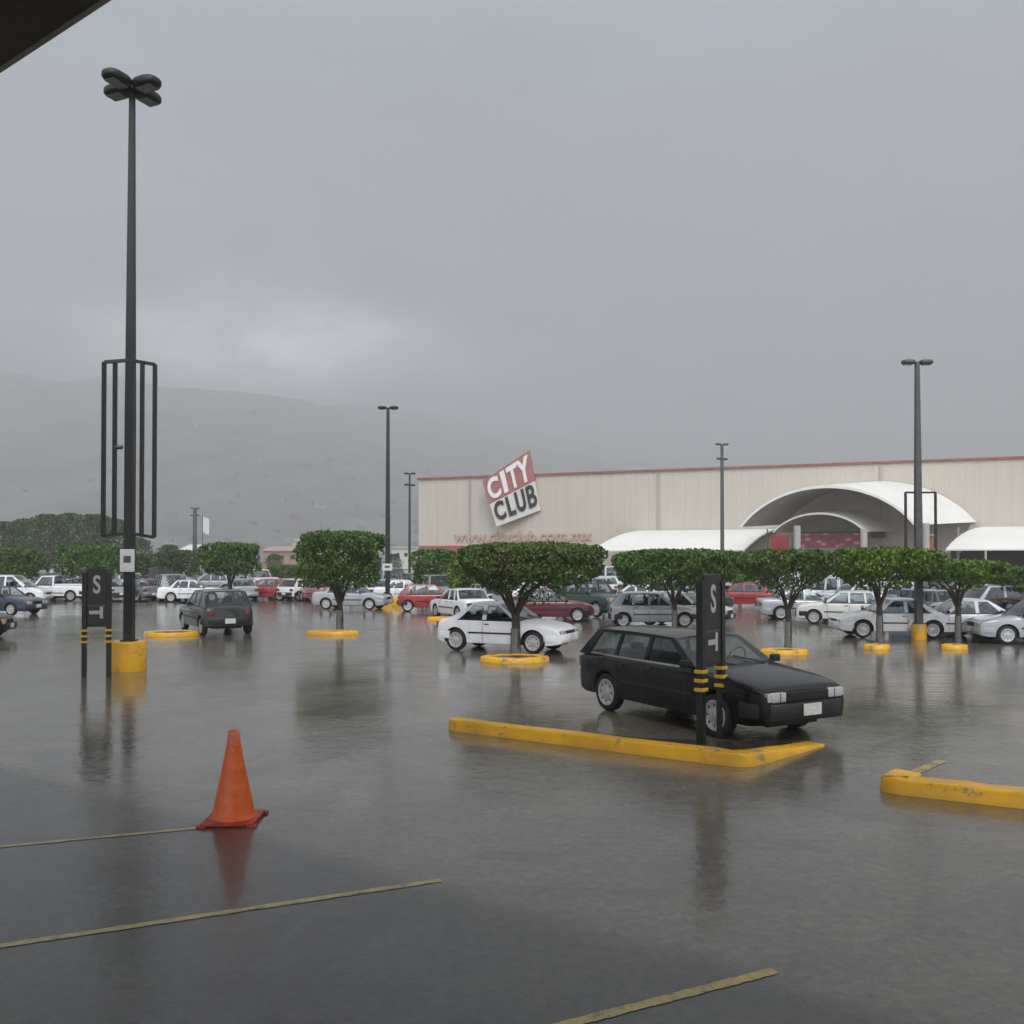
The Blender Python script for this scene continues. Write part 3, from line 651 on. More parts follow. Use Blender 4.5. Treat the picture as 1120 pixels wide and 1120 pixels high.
pb = G(92, 741); row_sign(pb, pb + Vector((.44, .12, 0)), 'black two-post aisle sign at the foot of the tallest lamp post')

# ------------------------------------------------------------------ cone
cg = G(246, 906)
cn = thing('traffic_cone', 'bright orange traffic cone standing alone on the wet asphalt', 'traffic cone', (cg.x, cg.y + .25, 0), R(2))
b = bmesh.new(); box(b, (0, 0, .022), (.47, .47, .036), 0, .012)
for sx_ in (-1, 1):
    for sy_ in (-1, 1): box(b, (sx_ * .22, sy_ * .22, .011), (.08, .08, .02))
newobj('base', b, M['cone_base'], cn, 40)
b = bmesh.new(); lathe(b, [(.196, .04), (.186, .07), (.170, .16), (.141, .32), (.111, .47), (.083, .62), (.063, .745)], 36, wob=.012); newobj('cone_body', b, M['cone'], cn, 50)
b = bmesh.new(); lathe(b, [(.061, .745), (.056, .82), (.050, .875), (.040, .885), (.03, .87)], 30); newobj('tip', b, M['cone_tip'], cn, 50); cn.scale = (1, 1, .93)

# ------------------------------------------------------------------ trees
def crown(bm, rx, ry, z0, z1, n, leaf, bowl, seed, flat=True, cx=0, cy_=0, lumps=.12):
    rnd = random.Random(seed); off = Vector((seed * 3.7, seed * 1.3, 0))
    made = 0
    while made < n:
        a = rnd.uniform(0, 2 * math.pi); sh = rnd.random()
        rad = (1 - rnd.random() ** 2.2 * .5) if sh < .5 else math.sqrt(rnd.random())
        v = rnd.random() if sh < .5 else (1 - abs(rnd.gauss(0, .12)) if sh < .8 else rnd.random())
        if not 0 <= v <= 1: continue
        ca, sa = math.cos(a), math.sin(a); k = (abs(ca) ** 3 + abs(sa) ** 3) ** (-1 / 3) if flat else 1
        if flat:
            zlow = z0 + bowl * rad ** 1.6; zt = z1 - (.10 * rad ** 4) * (z1 - z0); z = zlow + (zt - zlow) * v; pr = 1 - .14 * (1 - v) ** 2 - .05 * v ** 6
        else:
            th = math.acos(1 - 2 * v) ; z = (z0 + z1) / 2 - math.cos(th) * (z1 - z0) / 2; pr = max(.15, math.sin(th)) ** .7
        nn = noise.noise(Vector((ca * 2.2, sa * 2.2, z * 1.6)) + off)
        nn2 = noise.noise(Vector((ca * 6, sa * 6, z * 5)) + off)
        rr_ = rad * pr * (1 + lumps * nn * 2 + .06 * nn2)
        if noise.noise(Vector((rr_ * ca * rx * 1.7, rr_ * sa * ry * 1.7, z * 2.2)) + off) < -.28: continue      # gaps
        p = Vector((cx + rx * k * rr_ * ca, cy_ + ry * k * rr_ * sa, z + .06 * nn2 + .05 * noise.noise(Vector((ca * rad * 5, sa * rad * 5, 9)) + off)))
        u = Vector((rnd.gauss(0, 1), rnd.gauss(0, 1), rnd.gauss(0, .6))).normalized(); w_ = u.orthogonal().normalized(); w_.rotate(Matrix.Rotation(rnd.uniform(0, 6.28), 3, u))
        t_ = u.cross(w_); l = leaf * rnd.uniform(.6, 1.3)
        q = [bm.verts.new(p + w_ * l), bm.verts.new(p + t_ * l * .55), bm.verts.new(p - w_ * l), bm.verts.new(p - t_ * l * .55)]
        bm.faces.new(q); made += 1
def limbs(bm, zt, rx, z0, zc, tr, seed, n=6, wash=True):
    rnd = random.Random(seed); fork = z0 * .62
    tube(bm, [(0, 0, 0), (.02, 0, fork * .5), (0, 0, fork)], [tr * 1.25, tr, tr * .95], 9, mi=0)
    for k in range(n):
        a = 2 * math.pi * k / n + rnd.uniform(-.3, .3); r = rx * rnd.uniform(.45, .8); d = Vector((math.cos(a), math.sin(a), 0))
        e = d * r + Vector((0, 0, zc + rnd.uniform(-.1, .2))); m1 = d * r * .28 + Vector((0, 0, fork + (zc - fork) * .5))
        tube(bm, [Vector((0, 0, fork - .08)), m1, e], [tr * .55, tr * .36, tr * .15], 6, mi=0)
        for q in range(3):
            s = m1.lerp(e, rnd.uniform(.1, .7)); tube(bm, [s, s + d.lerp(Vector((rnd.uniform(-1, 1), rnd.uniform(-1, 1), 1)), .7) * .5], [tr * .2, tr * .06], 5, mi=0)
PROT = {}
def tree(key, x, y, rx, ry, zb, ztop, label, bowl=.6, n=7000, leaf=.075, m='leaf', tr=.09, flat=True, sc=1, group='clipped flat-topped trees in the lot', rot=0, lumps=.12, name='clipped_tree', stemz=None, cxo=0):
    if key in PROT:
        t_ = copy_tree(PROT[key]); t_.location = (x, y, 0)
    else:
        t_ = thing(name, label, 'tree', (x, y, 0), 0, group)
        b = bmesh.new(); crown(b, rx, ry, zb, ztop, n, leaf, bowl, len(PROT) + 2, flat, cx=cxo, lumps=lumps); newobj('crown', b, M[m], t_)
        b = bmesh.new(); limbs(b, ztop, rx, (stemz or zb + bowl * .5), zb + (ztop - zb) * .55, tr, len(PROT) + 5)
        newobj('trunk', b, M['bark'], t_, 50)
        b = bmesh.new(); hh = min(.8, zb * .55); lathe(b, [(tr * 1.27, 0), (tr * 1.12, hh * .5), (tr * 1.06, hh), (tr * .8, hh + .005)], 10); 
        newobj('limewash_band', b, M['limewash'], t_, 50)
        PROT[key] = t_
    t_['label'] = label; t_['group'] = group; t_.rotation_euler = (0, 0, rot); t_.scale = (sc, sc, sc)
    return t_
def tcrown(px_l, px_r, py_top, py_bot, Y):
    return (px_l + px_r) / 2, (px_r - px_l) / 2 * Y / 1000, H + (610 - py_top) / 1000 * Y, H + (610 - py_bot) / 1000 * Y
g = G(563, 715)
tree('wide', g.x + .02, g.y, 1.72, 1.5, 1.15, 2.76, 'widest clipped flat-topped tree, in front of the white coupe', bowl=.85, n=15000, leaf=.055, m='leaf_brown', tr=.11, lumps=.15, cxo=.42)
lens(178, 697, 62, .7, 'low yellow kerb left of the charcoal hatchback in the far aisle')
lens(486, 679, 40, .4, 'thin yellow kerb in front of the bright red hatchback')
lens(563, 726, 78, .55, 'low yellow lens-shaped kerb around the wide tree in front of the white coupe')
g = G(363, 691)
tree('round', g.x + .25, g.y, 1.35, 1.2, 1.25, 3.25, 'rounded dark green clipped tree left of the twin-head lamp post', bowl=.35, n=11000, leaf=.06, m='leaf', tr=.10, lumps=.2)
lens(361, 695, 58, .4, 'short yellow kerb below the rounded tree left of the twin-head lamp')
g = G(738, 691)
tree('broad', g.x, g.y, 1.85, 1.5, 1.25, 2.66, 'broad dark clipped tree directly behind the black wagon and S sign', bowl=.4, n=13000, leaf=.06, m='leaf', tr=.08, lumps=.15)
g = G(862, 707)
tree('bowl', g.x, g.y, 1.35, 1.2, 1.2, 2.62, 'browning clipped tree with open bare vase of limbs, right of the wagon', bowl=.9, n=6500, leaf=.055, m='leaf_brown', tr=.085, lumps=.12)
lens(863, 717, 54, .4, 'short yellow kerb under the browning tree right of the wagon')
g = G(962, 702)
tree('lime', g.x, g.y, 1.5, 1.3, 1.35, 2.68, 'bright green clipped tree left of the framed right-hand lamp post', bowl=.6, n=9000, leaf=.06, m='leaf_light', tr=.085)
lens(964, 711, 30, .3, 'small yellow kerb under the bright green tree')
g = G(1048, 702)
tree('thin', g.x, g.y, 1.1, 1.0, 1.35, 2.32, 'thin clipped tree right of the framed right-hand lamp post', bowl=.55, n=5500, leaf=.06, m='leaf_light', tr=.08)
lens(1050, 711, 30, .3, 'small yellow kerb right of the framed lamp post')
g = G(1122, 690)
tree('edge', g.x, g.y, .95, .9, 1.2, 2.1, 'dark clipped tree cut by the right frame edge', bowl=.3, n=5000, leaf=.06, m='leaf', tr=.08)
for (key, pl, pr, pt, pbm, Y_, lab, m_) in [
    ('sq', 219, 285, 594, 632, 46, 'square-cut clipped tree behind the charcoal hatchback', 'leaf'),
    ('row1', 62, 134, 597, 633, 52, 'clipped tree directly behind the lamp post and left aisle sign', 'leaf'),
    ('row2', -12, 45, 600, 636, 55, 'clipped tree at the far left edge above the navy car', 'leaf'),
    ('low1', 168, 222, 602, 634, 62, 'low spreading tree right of the tallest lamp post', 'leaf_far'),
    ('low2', 448, 500, 601, 642, 50, 'dark tree behind the red hatchback', 'leaf'),
    ('low3', 488, 530, 606, 650, 44, 'smaller light green tree between the red hatchback and the wide tree', 'leaf_light'),
    ('low4', 786, 832, 605, 640, 50, 'light clipped tree right of the broad tree behind the S sign', 'leaf_light'),
    ('low5', 128, 172, 606, 634, 66, 'dusty low tree behind the yellow base of the tallest lamp', 'leaf_far'),
    ('low6', 295, 345, 618, 640, 74, 'low bushy tree between the square and round clipped trees', 'leaf'),
    ('low7', 1060, 1108, 622, 650, 40, 'low clipped tree below the right awning', 'leaf')]:
    cx, hw, zt_, zb_ = tcrown(pl, pr, pt, pbm, Y_)
    tree(key, (cx - 560) / 1000 * Y_, Y_, hw * .92, hw * .85, max(.35, zb_), zt_, lab, bowl=.3, n=5200, leaf=.085, m=m_, tr=.1, lumps=.16)
# far wood on the left
rnd = random.Random(5)
woods = [(-30, 572, 118), (5, 571, 112), (28, 568, 120), (52, 563, 113), (78, 562, 121), (103, 563, 114), (124, 568, 119), (150, 588, 108), (185, 596, 112), (300, 606, 118), (340, 604, 122), (395, 604, 116), (430, 606, 118), (-70, 570, 116), (20, 590, 100), (90, 590, 98)]
places = ['beyond the left edge of the lot', 'furthest left in the frame', 'left of the highest crowns', 'with the highest crown, left one', 'just left of the tall lamp', 'behind the tall lamp frame', 'right of the tall lamp frame', 'lower one right of the lamp frame', 'lowest one by the far small lamp', 'behind the low bushy tree', 'left behind the rounded tree', 'behind the rounded tree', 'behind the twin-head lamp', 'outermost of the wood', 'front one at far left', 'front one beside the lamp']
for i, (px, pt, Y_) in enumerate(woods):
    zt_ = H + (610 - pt) / 1000 * Y_; key = 'wood%d' % (i % 3)
    base_h = 7.4
    tree(key, (px - 560) / 1000 * Y_, Y_, 2.9, 2.6, 1.0, base_h, 'round shaggy tree of the distant wood, ' + places[i], bowl=0, n=5000, leaf=.17, m='leaf_far', tr=.2, flat=False, sc=zt_ / base_h, group='trees of the distant wood', rot=rnd.uniform(0, 6), lumps=.25, name='wood_tree')

# distant buildings
def shed(px0, px1, pyt, Y_, label, colr, dep=12, roof=None, rise=.8, zb=0):
    x0, x1 = (px0 - 560) / 1000 * Y_, (px1 - 560) / 1000 * Y_; zt_ = H + (610 - pyt) / 1000 * Y_
    t_ = thing('far_building', label, 'building', ((x0 + x1) / 2, Y_ + dep / 2, 0)); wd = x1 - x0
    b = bmesh.new(); box(b, (0, 0, zt_ / 2), (wd, dep, zt_)); newobj('wall', b, mat('wall_paint', colr, .8, var=.1, scale=.3), t_)
    b = bmesh.new(); prism(b, [(-wd / 2 - .3, -dep / 2 - .3, zt_), (wd / 2 + .3, -dep / 2 - .3, zt_), (wd / 2 + .3, 0, zt_ + rise), (-wd / 2 - .3, 0, zt_ + rise)], (0, 0, .12))
    prism(b, [(-wd / 2 - .3, 0, zt_ + rise), (wd / 2 + .3, 0, zt_ + rise), (wd / 2 + .3, dep / 2 + .3, zt_), (-wd / 2 - .3, dep / 2 + .3, zt_)], (0, 0, .12)); newobj('roof', b, roof or M['stucco'], t_)
    for k in range(3):
        b = bmesh.new(); box(b, (-wd * .3 + k * wd * .3, -dep / 2 - .03, zt_ * .7), (wd * .12, .08, zt_ * .18)); newobj('window', b, M['interior'], t_)
    return t_
shed(288, 328, 603, 160, 'low pink far building between the square and rounded trees', (.38, .24, .21), roof=mat('pinkish_roof', (.42, .30, .27), .8))
shed(429, 459, 600, 190, 'small white flat far building left of the store corner', (.68, .66, .60), rise=.3)
shed(320, 345, 592, 260, 'pale far building peeking above the rounded tree', (.55, .55, .52), rise=.6)
shed(196, 208, 603, 170, 'white gabled far shed beside the far small lamp', (.60, .60, .56), roof=M['awning'], rise=1.2)
q = at(224, 576, 150); fl = thing('white_flag', 'small white flag hanging beside the far small lamp post', 'flag', (q.x, q.y, 0))
b = bmesh.new(); tube(b, [(-.4, 0, 0), (-.4, 0, 9.4)], .07, 6); newobj('pole', b, M['grey_metal'], fl)
b = bmesh.new(); K = 8
vv = [[b.verts.new((-.4 + 1.1 * i / K, .12 * math.sin(i * 1.1), 9.2 - 2.6 * j / 2 - .12 * i * .5)) for i in range(K + 1)] for j in range(3)]
for j in range(2):
    for i in range(K): b.faces.new((vv[j][i], vv[j][i + 1], vv[j + 1][i + 1], vv[j + 1][i]))
newobj('cloth', b, mat('white_cloth', (.75, .76, .78), .8), fl, 60)
# houses on the hillside
hp = None; rnd = random.Random(8); hm_ = [mat('house_wall', c, .85) for c in ((.30, .29, .27), (.27, .23, .20), (.40, .40, .39))]
for k in range(170):
    y = 690 + 900 * rnd.random() ** 1.4; px = rnd.uniform(130, 640) if k % 4 else rnd.uniform(-100, 640); x = (px - 560) / 1000 * y; z = mtn_h(x, y)
    if hp is None:
        hp = thing('hillside_house', 'tiny pale house on the hazy hillside, too faint to tell from its neighbours', 'house', group='houses scattered on the hazy hillside')
        b = bmesh.new(); box(b, (0, 0, 2.4), (11, 9, 9)); wl = newobj('wall', b, hm_[0], hp); wl.material_slots[0].link = 'OBJECT'; wl.material_slots[0].material = hm_[0]
        b = bmesh.new(); prism(b, [(-6, -5, 6.9), (-6, 5, 6.9), (-6, 0, 8.6)], (12, 0, 0)); newobj('roof', b, mat('house_roof', (.30, .22, .18), .8), hp); h_ = hp
        b = bmesh.new(); box(b, (0, -4.55, 4.2), (3.4, .12, 1.8)); newobj('window', b, M['interior'], hp)
    else: h_ = copy_tree(hp)
    h_.location = (x, y, z); h_.rotation_euler = (0, 0, rnd.uniform(0, 3)); s_ = rnd.uniform(.35, .8); h_.scale = (s_ * rnd.uniform(.8, 1.5), s_, s_ * rnd.uniform(.7, 1.1))
    [c for c in h_.children if c.name.startswith('wall')][0].material_slots[0].material = rnd.choice(hm_)

# ------------------------------------------------------------------ cars
def interp(pts, x):
    if x <= pts[0][0]: return pts[0][1]
    for i in range(len(pts) - 1):
        (a, b), (c, d) = pts[i], pts[i + 1]
        if a <= x <= c:
            t_ = (x - a) / (c - a) if c > a else 0
            p0 = pts[i - 1] if i else (2 * a - c, 2 * b - d); p3 = pts[i + 2] if i + 2 < len(pts) else (2 * c - a, 2 * d - b)
            m1 = (d - p0[1]) / (c - p0[0]) * (c - a); m2 = (p3[1] - b) / (p3[0] - a) * (c - a)
            if abs(d - b) < .012: m1 = m2 = 0
            return (2 * t_ ** 3 - 3 * t_ ** 2 + 1) * b + (t_ ** 3 - 2 * t_ ** 2 + t_) * m1 + (-2 * t_ ** 3 + 3 * t_ ** 2) * d + (t_ ** 3 - t_ ** 2) * m2
    return pts[-1][1]
SPECS = {
 # xr, xf: body ends; wr, wf: axle x; top: lower-body top line; gh: greenhouse (rear base, rear top, front top, front base); cuts: side window quads (xb0, xb1, xt0, xt1)
 'wagon': dict(W=1.62, xr=-2.05, xf=2.10, ax=1.215, Rw=.29, belt=.86, roof=1.27, top=[(-2.05, .83), (-1.9, .865), (.75, .875), (1.0, .855), (1.6, .79), (2.02, .715), (2.10, .655)], gh=(-1.98, -1.62, .22, .86),
    cuts=[(-1.72, -1.06, -1.47, -1.00), (-.98, -.32, -.93, -.30), (-.24, .66, -.22, .12)], seams=(-.95, -.28, .66), bump='plastic', head=(.25, .125)),
 'hatch': dict(W=1.62, xr=-1.68, xf=1.92, ax=1.21, Rw=.29, belt=.88, roof=1.38, top=[(-1.68, .82), (-1.6, .88), (.7, .90), (1.0, .88), (1.5, .81), (1.84, .72), (1.92, .64)], gh=(-1.60, -1.15, .20, .88),
    cuts=[(-1.30, -.86, -1.02, -.80), (-.78, -.22, -.73, -.20), (-.14, .68, -.12, .10)], seams=(-.80, -.18, .68), bump='plastic', head=(.30, .17)),
 'coupe': dict(W=1.60, xr=-1.80, xf=1.95, ax=1.17, Rw=.30, belt=.86, roof=1.34, top=[(-1.80, .78), (-1.68, .86), (-1.2, .885), (.6, .88), (.95, .86), (1.5, .78), (1.85, .68), (1.95, .58)], gh=(-1.45, -.70, .12, .84),
    cuts=[(-1.12, -.36, -.62, -.34), (-.24, .64, -.22, .04)], seams=(-.32, .66), bump='body', head=(.30, .15)),
 'sedan': dict(W=1.64, xr=-2.08, xf=2.05, ax=1.22, Rw=.30, belt=.88, roof=1.37, top=[(-2.08, .84), (-1.98, .91), (-1.4, .93), (-1.15, .90), (.7, .89), (1.0, .87), (1.6, .80), (1.97, .72), (2.05, .64)], gh=(-1.38, -.90, .18, .86),
    cuts=[(-1.18, -.85, -.83, -.68), (-.77, -.22, -.62, -.20), (-.14, .66, -.12, .08)], seams=(-.72, -.18, .68), bump='body', head=(.32, .15)),
 'suv': dict(W=1.76, xr=-2.05, xf=2.05, ax=1.25, Rw=.36, belt=1.05, roof=1.74, sill=.34, top=[(-2.05, 1.02), (-1.98, 1.05), (.8, 1.06), (1.1, 1.04), (1.8, 1.0), (2.0, .94), (2.05, .86)], gh=(-2.0, -1.86, .32, .86),
    cuts=[(-1.82, -1.05, -1.72, -1.02), (-.96, -.30, -.93, -.28), (-.2, .68, -.18, .22)], seams=(-1.0, -.25, .68), bump='plastic', head=(.30, .2)),
 'van': dict(W=1.78, xr=-2.1, xf=2.15, ax=1.35, Rw=.32, belt=1.0, roof=1.72, top=[(-2.10, .98), (-2.02, 1.0), (1.0, 1.0), (1.3, .96), (1.9, .82), (2.08, .72), (2.15, .62)], gh=(-2.05, -1.85, .35, 1.28),
    cuts=[(-1.84, -1.05, -1.70, -1.02), (-.95, -.10, -.92, -.08), (0, .98, .02, .26)], seams=(-1.0, -.05, .98), bump='body', head=(.34, .17)),
 'pickup': dict(W=1.72, xr=-2.5, xf=2.2, ax=1.5, Rw=.34, belt=1.0, roof=1.62, sill=.34, top=[(-2.5, .98), (-2.44, 1.0), (-.42, 1.0), (.9, 1.0), (1.2, .98), (1.9, .94), (2.13, .88), (2.2, .78)], gh=(-.40, -.34, .52, .98),
    cuts=[(-.28, .82, -.24, .42)], seams=(-.3, .82), bump='plastic', head=(.30, .19), bed=(-2.38, -.5)),
}
def build_car(kind, paintk, label, cat='car', plate_f=True, hi=False):
    S = SPECS[kind]; W2 = S['W'] / 2; root = thing({'pickup': 'parked_pickup', 'van': 'parked_van'}.get(kind, 'parked_car'), label, cat)
    xr, xf, ax, Rw, belt, roof = S['xr'], S['xf'], S['ax'], S['Rw'], S['belt'], S['roof']; sill = S.get('sill', .24); Ra = Rw + .055
    top = S['top']
    def hw(x):
        u = (x - (xf + xr) / 2) / ((xf - xr) / 2); u = max(-1, min(1, u))
        r = 1 - .07 * abs(u) ** 3 - .06 * max(0, abs(u) - .86) / .14 * (max(0, abs(u) - .86) / .14)
        return W2 * r
    def yf(z):
        if z < .34: return .955 + .035 * max(0, z - .16) / .18
        if z < .60: return .99 + .01 * (z - .34) / .26
        return 1.0 - .05 * max(0, (z - .6)) / max(.2, belt - .6) * max(0, (z - .6)) / max(.2, belt - .6)
    def xs_(x, z):      # rake of the end faces
        dF = max(0, 1 - (xf - x) / .4); dR = max(0, 1 - (x - xr) / .4); k = abs(z - .47)
        return x - dF * (.05 * k + .20 * k * k) * (1.6 if z > .47 else 1) + dR * (.05 * k + .16 * k * k)
    st = set()
    x = xr
    while x < xf: st.add(round(x, 3)); x += .11
    for c in (-ax, ax):
        for k in range(-13, 14): st.add(round(c + Ra * math.sin(k / 13 * math.pi / 2), 3))
    for e in (xr, xr + .015, xr + .05, xr + .1, xf - .1, xf - .05, xf - .015, xf): st.add(round(e, 3))
    for g_ in (S['gh'][0], S['gh'][3]): st.add(round(g_, 3))
    st = sorted(st); ff = [0, .12, .26, .42, .58, .74, .87, .95, 1.0]
    bm = bmesh.new(); rings = []
    gr, gf = S['gh'][0], S['gh'][3]
    for x in st:
        zb = sill
        for c in (-ax, ax):
            if abs(x - c) < Ra - 1e-4: zb = max(zb, Rw + math.sqrt(max(0, Ra * Ra - (x - c) ** 2)))
        if x > xf - .25: zb = max(zb, sill + .05 * (x - xf + .25) / .25)
        if x < xr + .25: zb = max(zb, sill + .06 * (xr + .25 - x) / .25)
        zt = interp(top, x); h = hw(x); ring = [(0.35 * h, zb)]
        endk = 1 - .05 * max(0, 1 - min(xf - x, x - xr) / .03)
        for f in ff:
            z = zb + (zt - .035 - zb) * f; ring.append((h * yf(z) * (.985 if f == 1 else 1) * endk, z))
        ring += [(h * .945 * yf(zt) * endk, zt - .008), (h * .86 * endk, zt + .006), (h * .5, zt + .022), (0, zt + .028)]
        full = [(y, z) for y, z in ring] + [(-y, z) for y, z in ring[-2::-1]]
        rings.append([bm.verts.new((xs_(x, z), y, z)) for y, z in full])
    nR = len(rings[0]); half = nR // 2
    for i in range(len(rings) - 1):
        xm = (st[i] + st[i + 1]) / 2
        for k in range(nR - 1):
            f = bm.faces.new((rings[i][k], rings[i + 1][k], rings[i + 1][k + 1], rings[i][k + 1]))
            if gr + .03 < xm < gf - .03 and half - 3 <= k <= half + 2: f.material_index = 1
            if k == 0 or k == nR - 2: f.material_index = 1
    bm.faces.new(rings[0]); bm.faces.new(rings[-1][::-1])
    bmesh.ops.recalc_face_normals(bm, faces=bm.faces)
    body = newobj('body', bm, [PAINT[paintk], M['interior']], root, 38)
    def side_pt(x, z, s, o=.003): return Vector((xs_(x, z), s * (hw(x) * yf(z) + o), z))
    # seams and side moulding
    for xx in S['seams']:
        bm = bmesh.new()
        for s in (-1, 1):
            zs = [sill + .04 + (belt - .05 - sill) * k / 8 for k in range(9)]
            for a, b_ in zip(zs, zs[1:]):
                bm.faces.new([bm.verts.new(side_pt(xx + dx, z, s)) for dx, z in ((-.006, a), (.006, a), (.006, b_), (-.006, b_))])
        newobj('door_seam', bm, M['plastic'], root)
    bm = bmesh.new()
    for s in (-1, 1):
        xs2 = [-ax + Ra + .06 + (2 * ax - 2 * Ra - .12) * k / 8 for k in range(9)]
        for a, b_ in zip(xs2, xs2[1:]):
            prism(bm, [side_pt(a, .50, s, -.004), side_pt(b_, .50, s, -.004), side_pt(b_, .545, s, -.004), side_pt(a, .545, s, -.004)], (0, s * .016, 0))
    newobj('side_moulding', bm, M['plastic'], root)
    for s in (-1, 1):
        for xx in S['seams'][:-1] if len(S['seams']) > 1 else S['seams']:
            bm = bmesh.new(); p = side_pt(xx + .12, belt - .1, s, .008); box(bm, p, (.14, .022, .028), 0, .005); newobj('door_handle', bm, M['plastic'], root)
    bm = bmesh.new()
    for s in (-1, 1):
        x0_, x1_ = S['cuts'][0][0], S['cuts'][-1][1]
        for k in range(8):
            a, b_ = x0_ + (x1_ - x0_) * k / 8, x0_ + (x1_ - x0_) * (k + 1) / 8; zz = belt - .012
            prism(bm, [(a, s * hw(a) * .925, zz), (b_, s * hw(b_) * .925, zz), (b_, s * hw(b_) * .925, zz + .03), (a, s * hw(a) * .925, zz + .03)], (0, s * .012, 0))
    newobj('waist_trim', bm, M['chrome'] if kind in ('wagon', 'sedan') else M['plastic'], root)
    # underbody and wells
    bm = bmesh.new(); box(bm, ((xr + xf) / 2, 0, .33), (xf - xr - .5, W2 * 1.1, .26))
    for c in (-ax, ax):
        for s in (-1, 1):
            y1 = hw(c) * .975; y0 = W2 * .52; prev = None; cap0 = []
            for k in range(17):
                a = math.pi * k / 16; p = (c + (Ra + .004) * math.cos(a), Rw + (Ra + .004) * math.sin(a))
                v1 = bm.verts.new((p[0], s * y0, p[1])); v2 = bm.verts.new((p[0], s * y1, p[1])); cap0.append(v1)
                if prev: bm.faces.new((prev[0], prev[1], v2, v1))
                prev = (v1, v2)
            bm.faces.new(cap0)
    newobj('underbody', bm, M['interior'], root)
    # greenhouse
    g0, g1_, g2_, g3 = S['gh']; zb_ = belt - .02; zr = roof - .035; yb = hw(0) * .925; yt = yb * .83
    def gp(xb, xt, t_, s, inn=0):     # point on the side plane
        return Vector((xb + (xt - xb) * t_, s * (yb + (yt - yb) * t_ ** 1.15 - inn), zb_ + (zr - zb_) * t_))
    edges = [(g0, g1_)]; wins = []
    for (a, b_, c, d) in S['cuts']: edges += [(a, c), (b_, d)]; wins.append((a, b_, c, d))
    edges.append((g3, g2_))
    bm = bmesh.new()
    def slab(p4, s, th=.03): prism(bm, p4, (0, -s * th, 0))
    for s in (-1, 1):
        for k in range(0, len(edges), 2):
            (ab, at_), (bb, bt) = edges[k], edges[k + 1]
            T = [0, .25, .5, .75, 1]
            for t0, t1 in zip(T, T[1:]): slab([gp(ab, at_, t0, s), gp(bb, bt, t0, s), gp(bb, bt, t1, s), gp(ab, at_, t1, s)], s)
        for (a, b_, c, d) in wins: slab([gp(a, c, .92, s), gp(b_, d, .92, s), gp(b_, d, 1, s), gp(a, c, 1, s)], s, .028)
        for (a, b_, c, d) in wins: slab([gp(a, c, 0, s), gp(b_, d, 0, s), gp(b_, d, .05, s), gp(a, c, .05, s)], s, .028)
    bmesh.ops.remove_doubles(bm, verts=bm.verts, dist=.0002)
    newobj('pillars', bm, PAINT[paintk], root, 40)
    # roof
    bm = bmesh.new(); NXr, NYr = 12, 8; up = []; dn = []
    for i in range(NXr + 1):
        f = i / NXr; x = g1_ - .02 + (g2_ + .02 - g1_ + .02) * f; ru, rd = [], []
        for j in range(NYr + 1):
            y = (yt + .006) * (-1 + 2 * j / NYr); e = abs(2 * j / NYr - 1)
            z = zr + .035 * (1 - e ** 3) * 1 + (.028 * math.sin(math.pi * (.12 + .8 * f)) - .02) + .012
            if i in (0, NXr): z -= .014
            bulge = .05 * (1 - e * e) * (1 if i == NXr else (-1 if i == 0 else 0)) * .5
            ru.append(bm.verts.new((x + bulge, y, z))); rd.append(bm.verts.new((x + bulge, y * .985, z - .038)))
        up.append(ru); dn.append(rd)
    for i in range(NXr):
        for j in range(NYr):
            bm.faces.new((up[i][j], up[i + 1][j], up[i + 1][j + 1], up[i][j + 1])); f = bm.faces.new((dn[i][j + 1], dn[i + 1][j + 1], dn[i + 1][j], dn[i][j])); f.material_index = 1
        for j in (0, NYr): bm.faces.new((up[i][j], up[i + 1][j], dn[i + 1][j], dn[i][j]))
    for i in (0, NXr):
        for j in range(NYr): bm.faces.new((up[i][j], up[i][j + 1], dn[i][j + 1], dn[i][j]))
    bmesh.ops.recalc_face_normals(bm, faces=bm.faces)
    rf = newobj('roof', bm, [PAINT[paintk], M['interior']], root, 50)
    # panes
    for (a, b_, c, d) in wins:
        for s in (-1, 1):
            bm = bmesh.new(); prism(bm, [gp(a - .01, c - .01, .03, s, .012), gp(b_ + .01, d + .01, .03, s, .012), gp(b_ + .01, d + .01, .5, s, .008), gp(b_ + .01, d + .01, .94, s, .012), gp(a - .01, c - .01, .94, s, .012), gp(a - .01, c - .01, .5, s, .008)], (0, -s * .005, 0)); newobj('side_window', bm, M['glass'], root)
    for nm, (xb, xt, sg_) in (('windshield', (g3, g2_, 1)), ('rear_window', (g0, g1_, -1))):
        bm = bmesh.new(); NJ = 8; vv = []
        for j in range(NJ + 1):
            e = -1 + 2 * j / NJ; col_ = []
            for t_ in (0.0, .33, .66, 1.0):
                y = e * (yb + (yt - yb) * t_ ** 1.15 - .02); x = xb + (xt - xb) * t_ + sg_ * (.07 * (1 - e * e) * (1 - t_ * .6)) - sg_ * .015
                col_.append(bm.verts.new((x, y, zb_ + .01 + (zr + .012 - zb_) * t_)))
            vv.append(col_)
        for j in range(NJ):
            for k in range(3): bm.faces.new((vv[j][k], vv[j + 1][k], vv[j + 1][k + 1], vv[j][k + 1]))
        wo_ = newobj(nm, bm, M['glass'], root, 60)
        if nm == 'windshield' and hi:
            bm = bmesh.new(); tube(bm, [(xb + .05, -.1, zb_ + .05), (xb - .16, -.52, zb_ + .13)], .01, 5); tube(bm, [(xb + .05, .45, zb_ + .05), (xb - .16, .05, zb_ + .15)], .01, 5); newobj('wiper', bm, M['plastic'], wo_)
    # interior
    bm = bmesh.new()
